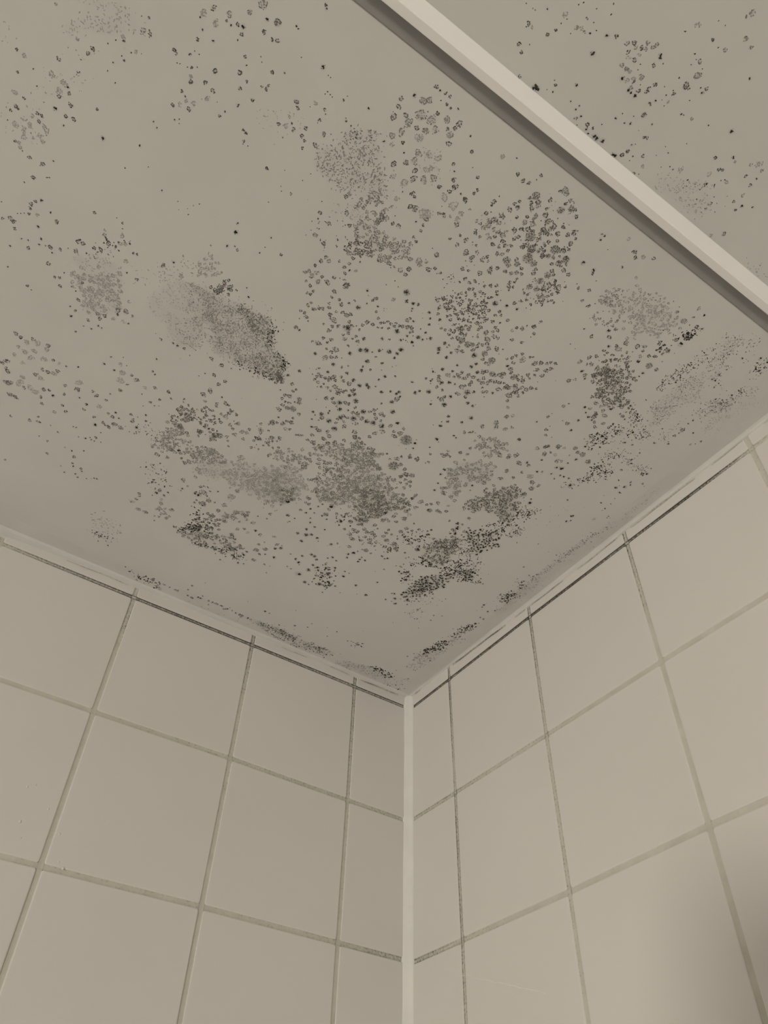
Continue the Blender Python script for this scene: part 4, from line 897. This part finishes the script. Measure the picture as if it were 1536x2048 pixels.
 ([(428,335),(415,336),(403,339),(394,338),(394,335),(411,335),(426,332)], 'dots', 22, 0.6, 1.19, 'b', 0),
 ([(398,339),(388,346),(385,339),(394,335)], 'ros', 22, 0.8, 1.6, 'm', 0),
 ([(495,400),(485,410),(478,403),(482,394),(491,393)], 'ros', 26, 0.81, 1.8, 'f', 0),
 ([(522,382),(503,401),(493,401),(495,386),(505,373),(515,369)], 'dots', 44, 0.45, 0.99, 'f', 0),
 ([(479,390),(466,400),(465,391),(472,383)], 'ros', 16, 0.73, 1.56, 'm', 0),
 ([(453,261),(437,268),(431,255),(448,243)], 'ros', 22, 1.05, 2.09, 'm', 0),
 ([(434,271),(403,287),(399,278),(426,259)], 'ros', 16, 0.84, 1.67, 'm', 0),
 ([(582,346),(563,360),(546,361),(537,343),(532,322),(546,305),(557,304),(563,328),(572,339)], 'fine', 300, 0.56, 1.11, 'f', 0.16),
 ([(576,333),(546,352),(533,331),(550,308),(564,316)], 'ros', 70, 1.26, 2.52, 'f', 0.06),
 ([(531,380),(500,381),(508,366),(530,355),(538,360)], 'dots', 30, 0.41, 0.96, 'f', 0),
 ([(587,359),(551,387),(543,380),(543,374),(583,346)], 'dots', 30, 0.54, 1.21, 'm', 0),
 ([(635,520),(611,536),(606,533),(597,528),(602,518),(621,507),(633,498),(641,496),(630,513)], 'fine', 170, 0.55, 1.1, 'f', 0.12),
 ([(642,481),(624,502),(614,500),(616,466),(634,449),(646,456)], 'dots', 34, 0.34, 0.8, 'f', 0),
 ([(675,481),(666,485),(661,470),(672,467)], 'dots', 14, 0.34, 0.89, 'f', 0),
 ([(663,434),(632,450),(624,425),(647,405),(657,414)], 'dots', 34, 0.36, 0.96, 'f', 0),
 ([(648,424),(628,434),(628,420),(643,409)], 'ros', 12, 1.21, 2.18, 'f', 0),
 ([(513,533),(492,543),(477,540),(483,527),(503,514)], 'dots', 34, 0.35, 0.83, 'f', 0),
 ([(452,551),(436,562),(424,554),(413,542),(400,530),(405,524),(426,517),(434,516),(449,516),(461,520),(458,531),(449,541)], 'fine', 820, 0.49, 1.1, 'g', 0.2),
 ([(452,551),(436,562),(431,557),(448,546)], 'dots', 26, 0.48, 0.95, 'm', 0),
 ([(418,515),(405,527),(395,525),(391,514),(403,510),(413,511)], 'ros', 26, 1.01, 2.28, 'g', 0),
 ([(432,499),(413,515),(404,506),(412,499)], 'fine', 60, 0.51, 1.02, 'f', 0.08),
 ([(411,500),(397,509),(385,502),(367,508),(361,501),(377,490),(397,491)], 'ros', 60, 1.17, 2.35, 'g', 0.16),
 ([(406,485),(389,494),(382,487),(401,473)], 'ros', 18, 1.05, 2.11, 'm', 0),
 ([(439,483),(419,506),(404,483),(421,465)], 'dots', 16, 0.39, 0.78, 'b', 0),
 ([(400,574),(385,576),(376,559),(387,557)], 'fine', 60, 0.49, 0.97, 'f', 0.06),
 ([(335,560),(318,570),(308,560),(324,552),(330,553)], 'fine', 60, 0.45, 0.82, 'g', 0.06),
 ([(307,573),(287,588),(274,581),(277,571),(291,563),(304,563)], 'ros', 26, 0.68, 1.35, 'm', 0),
 ([(290,562),(264,579),(252,569),(268,562),(281,557)], 'ros', 24, 0.69, 1.38, 'm', 0.08),
 ([(271,542),(255,553),(242,548),(244,532),(260,529),(268,532)], 'dots', 60, 0.47, 1.03, 'm', 0.08),
 ([(308,600),(290,608),(272,602),(275,588),(293,588)], 'dots', 30, 0.29, 0.66, 'm', 0),
 ([(248,656),(232,662),(215,671),(198,665),(194,651),(204,651),(225,650),(236,649)], 'fine', 150, 0.49, 1.11, 'f', 0.1),
 ([(239,663),(207,680),(190,671),(194,651),(218,650)], 'dots', 44, 0.37, 0.86, 'm', 0),
 ([(146,646),(132,654),(118,653),(114,650),(138,647)], 'dots', 18, 0.52, 1.04, 'f', 0),
 ([(214,565),(194,583),(181,589),(164,593),(154,587),(137,589),(142,575),(144,563),(157,561),(160,549),(168,550),(167,564),(182,561),(199,558)], 'ros', 170, 0.82, 1.64, 'f', 0.08),
 ([(181,577),(155,587),(146,576),(158,563),(170,562)], 'fine', 180, 0.55, 1.01, 'f', 0.1),
 ([(214,564),(202,580),(198,576),(197,560),(206,557)], 'ros', 24, 0.72, 1.35, 'g', 0),
 ([(207,547),(192,553),(183,562),(186,550),(196,541)], 'ros', 24, 0.64, 1.29, 'g', 0),
 ([(164,509),(150,526),(130,525),(129,515),(123,505),(116,504),(112,497),(129,494),(145,491),(150,502)], 'ros', 120, 1.08, 1.87, 'm', 0.16),
 ([(159,513),(142,520),(134,511),(140,500),(150,503)], 'fine', 80, 0.59, 1.07, 'g', 0.14),
 ([(174,517),(161,526),(149,537),(144,530),(159,521)], 'ros', 34, 0.77, 1.44, 'm', 0),
 ([(136,574),(126,590),(119,586),(125,575)], 'dots', 44, 0.56, 1.2, 'b', 0),
 ([(143,560),(129,565),(125,560),(135,555)], 'dots', 16, 0.56, 1.13, 'b', 0),
 ([(113,500),(104,502),(87,495),(98,491)], 'dots', 34, 0.5, 1.01, 'b', 0),
 ([(106,480),(89,500),(69,484),(82,469),(98,464)], 'dots', 40, 0.41, 0.93, 'b', 0),
 ([(120,455),(101,478),(93,471),(101,455),(114,451)], 'dots', 40, 0.41, 1.04, 'b', 0),
 ([(262,546),(249,555),(241,548),(243,538),(247,530)], 'ros', 16, 0.72, 1.35, 'm', 0),
 ([(104,527),(109,535),(107,550),(103,562),(101,578),(95,574),(96,558),(96,544),(102,533)], 'dots', 110, 0.4, 0.79, 'b', 0),
 ([(99,579),(98,597),(93,605),(73,612),(66,602),(79,598),(80,585),(73,570),(72,560),(81,561)], 'dots', 200, 0.31, 0.78, 'm', 0),
 ([(96,583),(96,596),(87,604),(83,596),(84,582)], 'fine', 90, 0.38, 0.69, 'f', 0.06),
 ([(96,510),(96,526),(93,542),(93,556),(84,564),(76,554),(67,541),(74,526),(74,511),(75,501),(80,494),(84,504)], 'fine', 520, 0.41, 0.82, 'g', 0.14),
 ([(93,512),(77,526),(72,515),(76,502)], 'dots', 50, 0.33, 0.75, 'm', 0),
 ([(78,564),(74,578),(70,579),(69,561)], 'dots', 26, 0.4, 0.79, 'b', 0),
 ([(59,532),(59,544),(49,556),(41,573),(38,583),(34,575),(37,565),(35,550),(44,540),(48,528)], 'dots', 170, 0.33, 0.73, 'm', 0.06),
 ([(59,544),(47,556),(35,551),(45,540)], 'fine', 110, 0.41, 0.82, 'm', 0.16),
 ([(48,569),(42,571),(40,568),(44,567)], 'dots', 16, 0.4, 0.72, 'b', 0),
 ([(54,588),(57,596),(53,605),(39,595),(45,590)], 'dots', 36, 0.39, 0.94, 'b', 0),
 ([(64,503),(59,521),(57,510),(56,492),(64,486)], 'dots', 44, 0.34, 0.76, 'm', 0),
 ([(38,523),(38,541),(30,550),(35,528),(28,518)], 'fine', 90, 0.42, 0.75, 'f', 0.08),
 ([(38,551),(32,576),(21,571),(25,551),(23,518)], 'fine', 90, 0.33, 0.66, 'f', 0.06),
 ([(114,501),(110,503),(92,498),(97,491)], 'dots', 26, 0.41, 0.83, 'b', 0),
 ([(94,491),(80,496),(69,488),(77,480)], 'dots', 30, 0.34, 0.76, 'b', 0),
 ([(86,422),(87,438),(75,441),(65,431),(64,426),(78,420),(78,410),(82,403),(85,414)], 'dots', 120, 0.48, 1.05, 'b', 0),
 ([(95,448),(81,462),(58,457),(61,450),(75,448),(87,443)], 'dots', 60, 0.37, 0.84, 'b', 0),
 ([(64,454),(44,462),(37,454),(44,451)], 'dots', 34, 0.38, 0.76, 'b', 0),
 ([(105,351),(97,353),(91,359),(91,347),(93,341)], 'dots', 34, 0.5, 0.9, 'b', 0),
 ([(118,444),(106,472),(96,460),(106,444)], 'dots', 34, 0.46, 0.92, 'b', 0),
 ([(98,398),(88,407),(85,398),(91,393)], 'dots', 14, 0.39, 0.77, 'b', 0),
 ([(107,475),(98,480),(96,472)], 'dots', 12, 0.45, 0.82, 'b', 0),
 ([(91,361),(62,382),(50,384),(61,372)], 'dots', 14, 0.2, 0.4, 'b', 0),
 ([(88,332),(57,351),(56,341),(74,324)], 'dots', 14, 0.2, 0.41, 'm', 0),
 ([(492,378),(474,378),(460,367),(446,342),(451,334),(465,342),(477,350),(487,363)], 'fine', 330, 0.47, 0.95, 'g', 0.2),
 ([(488,334),(474,352),(462,345),(460,330),(478,320)], 'fine', 120, 0.48, 0.96, 'g', 0.08),
]
ZONES = [  # (x mm, y mm, label)
    (621, 517, 'faint grey mould bloom at the upper left edge of the ceiling'),
    (637, 434, 'scattered pale mould specks along the left of the ceiling'),
    (540, 532, 'loose sprinkle of tiny dark specks left of the white rail'),
    (602, 367, 'short dark mould dashes on the bare far left ceiling'),
    (433, 528, 'pale fan of fine grey mould flecks below the clean strip'),
    (485, 539, 'sparse specks above the pale fan of mould'),
    (402, 585, 'loose grey mould rings just under the rail shadow'),
    (388, 502, 'grey mould trail hanging below the pale fan'),
    (290, 566, 'dense cluster of large grey mould rings near the rail'),
    (550, 332, 'faint mottled mould bloom on the left ceiling'),
    (447, 359, 'wedge of felted grey mould flecks with a sharp dark right edge'),
    (405, 439, 'ring-shaped grey mould colonies above the black halo spots'),
    (343, 421, 'black mould spots with soft halos in the middle of the ceiling'),
    (290, 487, 'tight cluster of small dark mould colonies right of the halo spots'),
    (219, 452, 'arrow-shaped row of dark mould rings pointing right'),
    (277, 418, 'isolated black halo spots left of the arrow-shaped row'),
    (338, 341, 'crowded dark mould rosettes below the halo spots'),
    (369, 322, 'small round clump of dark mould beside the felted wedge'),
    (577, 219, 'pale mould rings at the left edge of the photo'),
    (511, 232, 'sprinkle of small mould dots right of the pale rings'),
    (425, 229, 'diagonal dark mould streak widening into grey rings'),
    (349, 230, 'washed-out grey mould field left of the centre field'),
    (263, 282, 'broad grey field of crowded mould rings above the corner'),
    (194, 356, 'grey lobed mould patch with a clean notch below'),
    (124, 341, 'darkest felted mould crust right of the grey lobes'),
    (124, 249, 'black speckled mould streak sloping towards the corner'),
    (112, 187, 'black speckled lower end of the streak nearest the corner'),
    (417, 139, 'pale loose mould rings near the left wall'),
    (456, 75, 'small separate pale mould patch close to the left wall'),
    (345, 119, 'flat dark mould strip pointing at the corner from the left'),
    (227, 145, 'group of round black mould blots left of the streak'),
    (230, 211, 'dark mould rosettes under the broad grey field'),
    (176, 567, 'pale feathery mould cluster right of the dense ring cluster'),
    (135, 579, 'small dark specks at the tip of the feathery cluster'),
    (146, 504, 'stacked grey mould rings below the feathery cluster'),
    (104, 443, 'scattered dark rings between the stacked rings and right wall'),
    (65, 424, 'black peppery mould dots near the right wall'),
    (98, 569, 'slanting band of fine mould specks at the right edge'),
    (78, 512, 'grey felted end of the slanting speck band'),
    (42, 551, 'mould specks gathered near the right wall joint'),
    (372, 691, 'few loose specks above the rail at the top'),
    (306, 698, 'round scatter of mould blots on the far side of the rail'),
    (269, 734, 'thin scatter of specks at the top right corner'),
    (301, 651, 'black mould dots lined up against the rail'),
    (213, 661, 'faint brushed mould specks beyond the rail at right'),
    (212, 701, 'single dark specks beyond the rail at the right edge'),
    (361, 21, 'thin row of mould flecks along the left wall'),
    (189, 21, 'grey mould band along the left wall near the corner'),
    (68, 19, 'dark mould fringe in the corner on the left side'),
    (26, 122, 'black mould fringe along the right wall at the corner'),
    (22, 230, 'short black mould dashes along the right wall'),
    (14, 329, 'thin greenish mould line along the right wall'),
    (4, 427, 'faint grey mould haze high along the right wall'),
]
TONE = {'b': (0.015, 0.06), 'h': (0.04, 0.13), 'm': (0.04, 0.16), 'x': (0.07, 0.23), 'g': (0.16, 0.31), 'f': (0.30, 0.42)}
rg = random.Random(11)
COVE = [(0, 3.0), (3.2, 1.3), (4.6, 0.3), (8.0, 0.1), (13.0, 0.05), (22.0, 0.0), (30.0, 0.0)]
def drop(x, y):
    return max(lerp_tab(COVE, x), lerp_tab(COVE, y))

class Flecks:
    def __init__(s): s.d = []
    def add(s, x, y, a, b_, th, tone, lift=0.12):
        s.d.append((x, y, a, b_, th, tone, lift))

def tone_of(t, dark=0.0):
    lo, hi = TONE[t]
    v = lo + (hi - lo) * rg.random()
    return v * (1 - dark)

def colony(fl, x, y, r, t):
    u = rg.uniform
    if t == 'b':
        k = 1 if r < 0.7 else (2 if r < 1.2 else 4)
        for _ in range(k):
            o = 0.0 if k == 1 else 0.45 * r
            fl.add(x + u(-o, o), y + u(-o, o), r * u(.62, .9) / (1 + .16 * (k - 1)), r * u(.45, .7) / (1 + .16 * (k - 1)), u(0, 3.14), tone_of('b'), 0.2)
        if r > 1.0:
            for _ in range(int(r * 2)):
                a = u(0, 6.28); fl.add(x + math.cos(a) * r * u(.7, 1.15), y + math.sin(a) * r * u(.7, 1.15), u(.2, .38), u(.16, .28), a, tone_of('h'))
        return
    if r < 0.85:
        fl.add(x, y, r * u(.7, .95), r * u(.5, .75), u(0, 3.14), tone_of(t, 0.35), 0.15)
        return
    if t == 'h':
        for _ in range(2 + int(r)):
            fl.add(x + u(-.28, .28) * r, y + u(-.28, .28) * r, r * u(.22, .36), r * u(.16, .28), u(0, 3.14), tone_of('b'), 0.25)
        k = int(5.2 * r + 3)
        for _ in range(k):
            a = u(0, 6.28); q = r * u(.4, .92)
            fl.add(x + math.cos(a) * q, y + math.sin(a) * q, u(.4, .72), u(.28, .5), a + u(-.5, .5), tone_of('h'))
        return
    if t == 'x':
        for _ in range(int(3.14 * r * r / 0.62)):
            a = u(0, 6.28); q = r * math.sqrt(u(0, 1)) * u(.9, 1.08)
            edge = q / r
            fl.add(x + math.cos(a) * q, y + math.sin(a) * q, u(.3, .62), u(.2, .36), u(0, 3.14), tone_of('x', 0.3 * max(0, edge - .6)))
        return
    # ring colony with a broken rim and a paler middle
    r *= 1.16
    k = max(3, int(6.28 * r * 0.86))
    l1, l2, p1, p2 = u(.05, .22), u(.05, .18), u(0, 6.28), u(0, 6.28)
    ph = u(0, 6.28); sq = u(.72, 1.0); th = u(0, 3.14)
    gap = u(0, 6.28)
    for i in range(k):
        a = ph + 6.28 * (i + u(-.3, .3)) / k
        if abs((a - gap + 3.14) % 6.28 - 3.14) < 0.55 and rg.random() < .8: continue
        if rg.random() < .14: continue
        q = r * u(.6, .98) * (1 + l1 * math.sin(2 * a + p1) + l2 * math.sin(3 * a + p2))
        dx, dy = math.cos(a) * q, math.sin(a) * q * sq
        fl.add(x + dx * math.cos(th) - dy * math.sin(th), y + dx * math.sin(th) + dy * math.cos(th),
               u(.42, .82), u(.28, .5), a + th + 1.57 + u(-.9, .9), tone_of(t))
    for _ in range(int(2.3 * r * r * u(.4, 1.3))):
        a = u(0, 6.28); q = r * math.sqrt(rg.random()) * .66
        fl.add(x + math.cos(a) * q, y + math.sin(a) * q, u(.3, .58), u(.2, .38), u(0, 3.14), tone_of(t) if rg.random() < .6 else tone_of('g' if t in 'mx' else 'f'))

# bloom strength on a fine raster over the ceiling
CELL = 0.8
GX, GY = 900, 1000
film = np.zeros((GX, GY), np.float32)
def film_disc(x, y, r, al, soft):
    R = r * (1 + soft) + CELL
    i0, i1 = max(0, int((x - R) / CELL)), min(GX, int((x + R) / CELL) + 2)
    j0, j1 = max(0, int((y - R) / CELL)), min(GY, int((y + R) / CELL) + 2)
    if i0 >= i1 or j0 >= j1: return
    X = (np.arange(i0, i1) * CELL - x)[:, None]; Y = (np.arange(j0, j1) * CELL - y)[None, :]
    d = np.sqrt(X * X + Y * Y) / r
    v = np.clip((1 + soft - d) / (2 * soft), 0, 1); v = v * v * (3 - 2 * v)
    w = film[i0:i1, j0:j1]
    film[i0:i1, j0:j1] = w + (1 - w) * v * al

def inside(poly, x, y):
    c = False
    n = len(poly)
    for i in range(n):
        x0, y0 = poly[i]; x1, y1 = poly[i - 1]
        if (y0 > y) != (y1 > y) and x < (x1 - x0) * (y - y0) / (y1 - y0) + x0: c = not c
    return c

FILM_A = {'m': .16, 'g': .12, 'f': .07}
def halo(x, y, r, t, k=1.0):
    if r < 0.8 and t != 'h': return
    if t == 'h': film_disc(x, y, r * 1.0, .34, .6)
    elif t == 'b': film_disc(x, y, r * 1.1, .16, .6)
    elif t == 'x': film_disc(x, y, r * .95, .24 * k, .35)
    else: film_disc(x, y, r * .85, FILM_A[t] * k, .5)

cols = []
for w in SPOTS.split():
    a, b2, c = w[:-1].split(',')
    cols.append((int(a) / 10, int(b2) / 10, int(c) / 100, w[-1]))
order = sorted(range(len(cols)), key=lambda i: -cols[i][2])
BIG = set(order[:300])

def zone_of(x, y):
    return min(range(len(ZONES)), key=lambda k: (ZONES[k][0] - x) ** 2 + (ZONES[k][1] - y) ** 2)

zone_fl = [Flecks() for _ in ZONES]
big_fl = []
for i, (x, y, r, t) in enumerate(cols):
    halo(x, y, r, t)
    if i in BIG:
        f = Flecks(); colony(f, x, y, r, t); big_fl.append((zone_of(x, y), x, y, f))
    else:
        colony(zone_fl[zone_of(x, y)], x, y, r, t)

def clump(x, y, s):        # cheap smooth noise in 0..1, keeps the fields patchy
    return .5 + .25 * (math.sin(x * .31 * s + 1.3 * math.sin(y * .23 * s)) + math.sin(y * .37 * s + 1.7 * math.sin(x * .19 * s + 2.0)))

for poly, kind, n, r0, r1, t, fa in FIELDS:
    xs = [p[0] for p in poly]; ys = [p[1] for p in poly]
    if t == 'b': n = int(n * 1.45); r0 *= 1.15; r1 *= 1.2
    if kind == 'fine': n = int(n * .8)
    done = tries = 0
    taken = []
    while done < n and tries < n * 40:
        tries += 1
        x, y = rg.uniform(min(xs), max(xs)), rg.uniform(min(ys), max(ys))
        if not inside(poly, x, y): continue
        sg = 2.0 if rg.random() < .9 else 6.0
        x += rg.gauss(0, sg); y += rg.gauss(0, sg)
        if x < 5.5 or y < 5.5: continue
        if rg.random() > .35 + .9 * clump(x, y, 1.0): continue
        r = r0 + (r1 - r0) * rg.random() ** 1.4
        if kind == 'ros':
            if tries < n * 25 and any((x - a) ** 2 + (y - b2) ** 2 < (.72 * (r + c)) ** 2 for a, b2, c in taken): continue
            taken.append((x, y, r))
            colony(zone_fl[zone_of(x, y)], x, y, r, t); halo(x, y, r, t, .35)
        elif kind == 'dots':
            z = zone_fl[zone_of(x, y)]
            k = 1 if rg.random() < .6 else 2
            for _ in range(k):
                z.add(x + rg.uniform(-.8, .8), y + rg.uniform(-.8, .8), r * rg.uniform(.6, .9), r * rg.uniform(.35, .7), rg.uniform(0, 3.14), tone_of(t), .15)
        else:
            z = zone_fl[zone_of(x, y)]
            th = rg.uniform(0, 3.14)
            for k in range(rg.choice((1, 1, 2))):
                z.add(x + k * math.cos(th) * r * .9, y + k * math.sin(th) * r * .9, r * rg.uniform(.7, 1.15), r * rg.uniform(.32, .52), th + k * rg.uniform(-.9, .9), tone_of(t) + .04, .08)
        done += 1
    if fa > 0:
        i0, i1 = max(0, int((min(xs) - 6) / CELL)), min(GX, int((max(xs) + 6) / CELL))
        j0, j1 = max(0, int((min(ys) - 6) / CELL)), min(GY, int((max(ys) + 6) / CELL))
        X = (np.arange(i0, i1) * CELL)[:, None] + np.zeros((1, j1 - j0)); Y = (np.arange(j0, j1) * CELL)[None, :] + np.zeros((i1 - i0, 1))
        c = np.zeros(X.shape, bool)
        for k in range(len(poly)):
            (x0, y0), (x1, y1) = poly[k], poly[k - 1]
            if y0 == y1: continue
            c ^= ((y0 > Y) != (y1 > Y)) & (X < (x1 - x0) * (Y - y0) / (y1 - y0) + x0)
        v = c.astype(np.float32)
        for _ in range(9):                         # soften the outline
            p_ = np.pad(v, 1, mode='edge')
            v = (p_[1:-1, 1:-1] * 2 + p_[:-2, 1:-1] + p_[2:, 1:-1] + p_[1:-1, :-2] + p_[1:-1, 2:]) / 6
        cl = .5 + .25 * (np.sin(X * .31 + 1.3 * np.sin(Y * .23)) + np.sin(Y * .37 + 1.7 * np.sin(X * .19 + 2.0)))
        v *= (.45 + .9 * cl)
        w = film[i0:i1, j0:j1]
        film[i0:i1, j0:j1] = w + (1 - w) * np.clip(v * fa * .25, 0, .8)

UNIT = [(math.cos(k * math.pi / 3), math.sin(k * math.pi / 3)) for k in range(6)]
TINT = (1.0, 1.0, 0.945)
def fleck_mesh(data, V, F, T):
    for x, y, a, b2, th, tone, lift in data:
        d = drop(x, y)
        k = len(V)
        ct, st = math.cos(th), math.sin(th)
        for cu, su in UNIT:
            j = rg.uniform(.72, 1.22)
            px, py = cu * a * j, su * b2 * j
            V.append((-(x + px * ct - py * st) / 1000, -(y + px * st + py * ct) / 1000, CZ - (d + .045) / 1000))
        V.append((-x / 1000, -y / 1000, CZ - (d + .045 + lift) / 1000))
        for j in range(6):
            F.append((k + j, k + (j + 1) % 6, k + 6))
        T.extend([tone] * 7)

def mould_obj(name, V, F, T, films, nfilm_face, parent, origin=None):
    if origin is not None:
        V = [(v[0] - origin[0], v[1] - origin[1], v[2] - origin[2]) for v in V]
    me = bpy.data.meshes.new(name)
    me.from_pydata(V, [], F)
    me.materials.append(M_MOULD)
    if nfilm_face:
        me.materials.append(M_FILM)
        idx = np.zeros(len(F), np.int32); idx[len(F) - nfilm_face:] = 1
        me.polygons.foreach_set('material_index', idx)
    t = np.asarray(T, np.float32)
    colr = np.ones((len(V), 4), np.float32)
    for k in range(3): colr[:, k] = t * TINT[k]
    me.attributes.new('tone', 'FLOAT_COLOR', 'POINT').data.foreach_set('color', colr.ravel())
    if films is not None:
        me.attributes.new('film', 'FLOAT', 'POINT').data.foreach_set('value', np.asarray(films, np.float32))
    me.update()
    o = link(bpy.data.objects.new(name, me))
    o.parent = parent
    if origin is not None: o.location = origin
    return o

# which patch each bloom cell belongs to
gx = (np.arange(GX) * CELL)[:, None]; gy = (np.arange(GY) * CELL)[None, :]
best = np.full((GX, GY), 1e12); zi = np.zeros((GX, GY), np.int32)
for k, z in enumerate(ZONES):
    d = (gx - z[0]) ** 2 + (gy - z[1]) ** 2
    mk = d < best
    best[mk] = d[mk]; zi[mk] = k
film[: int(5 / CELL), :] = 0; film[:, : int(5 / CELL)] = 0
keep = np.maximum.reduce([film[:-1, :-1], film[1:, :-1], film[:-1, 1:], film[1:, 1:]]) > 0.012
patches = []
for k, z in enumerate(ZONES):
    V, F, T = [], [], []
    fleck_mesh(zone_fl[k].d, V, F, T)
    nv = len(V)
    ii, jj = np.nonzero(keep & (zi[:-1, :-1] == k))
    vid = {}
    fl = [0.0] * nv
    nf = 0
    for i, j in zip(ii.tolist(), jj.tolist()):
        q = []
        for a, b2 in ((i, j), (i, j + 1), (i + 1, j + 1), (i + 1, j)):
            v = vid.get((a, b2))
            if v is None:
                v = vid[(a, b2)] = len(V)
                x, y = a * CELL, b2 * CELL
                V.append((-x / 1000, -y / 1000, CZ - (drop(x, y) + .02) / 1000)); T.append(.1); fl.append(float(film[a, b2]))
            q.append(v)
        F.append(tuple(q)); nf += 1
    o = mould_obj('mould_patch', V, F, T, fl, nf, ceiling)
    o['kind'] = 'stuff'; o['label'] = z[2]
    patches.append(o)
for k, x, y, f in big_fl:
    V, F, T = [], [], []
    fleck_mesh(f.d, V, F, T)
    mould_obj('mould_colony', V, F, T, None, 0, patches[k], (-x / 1000, -y / 1000, CZ - drop(x, y) / 1000))
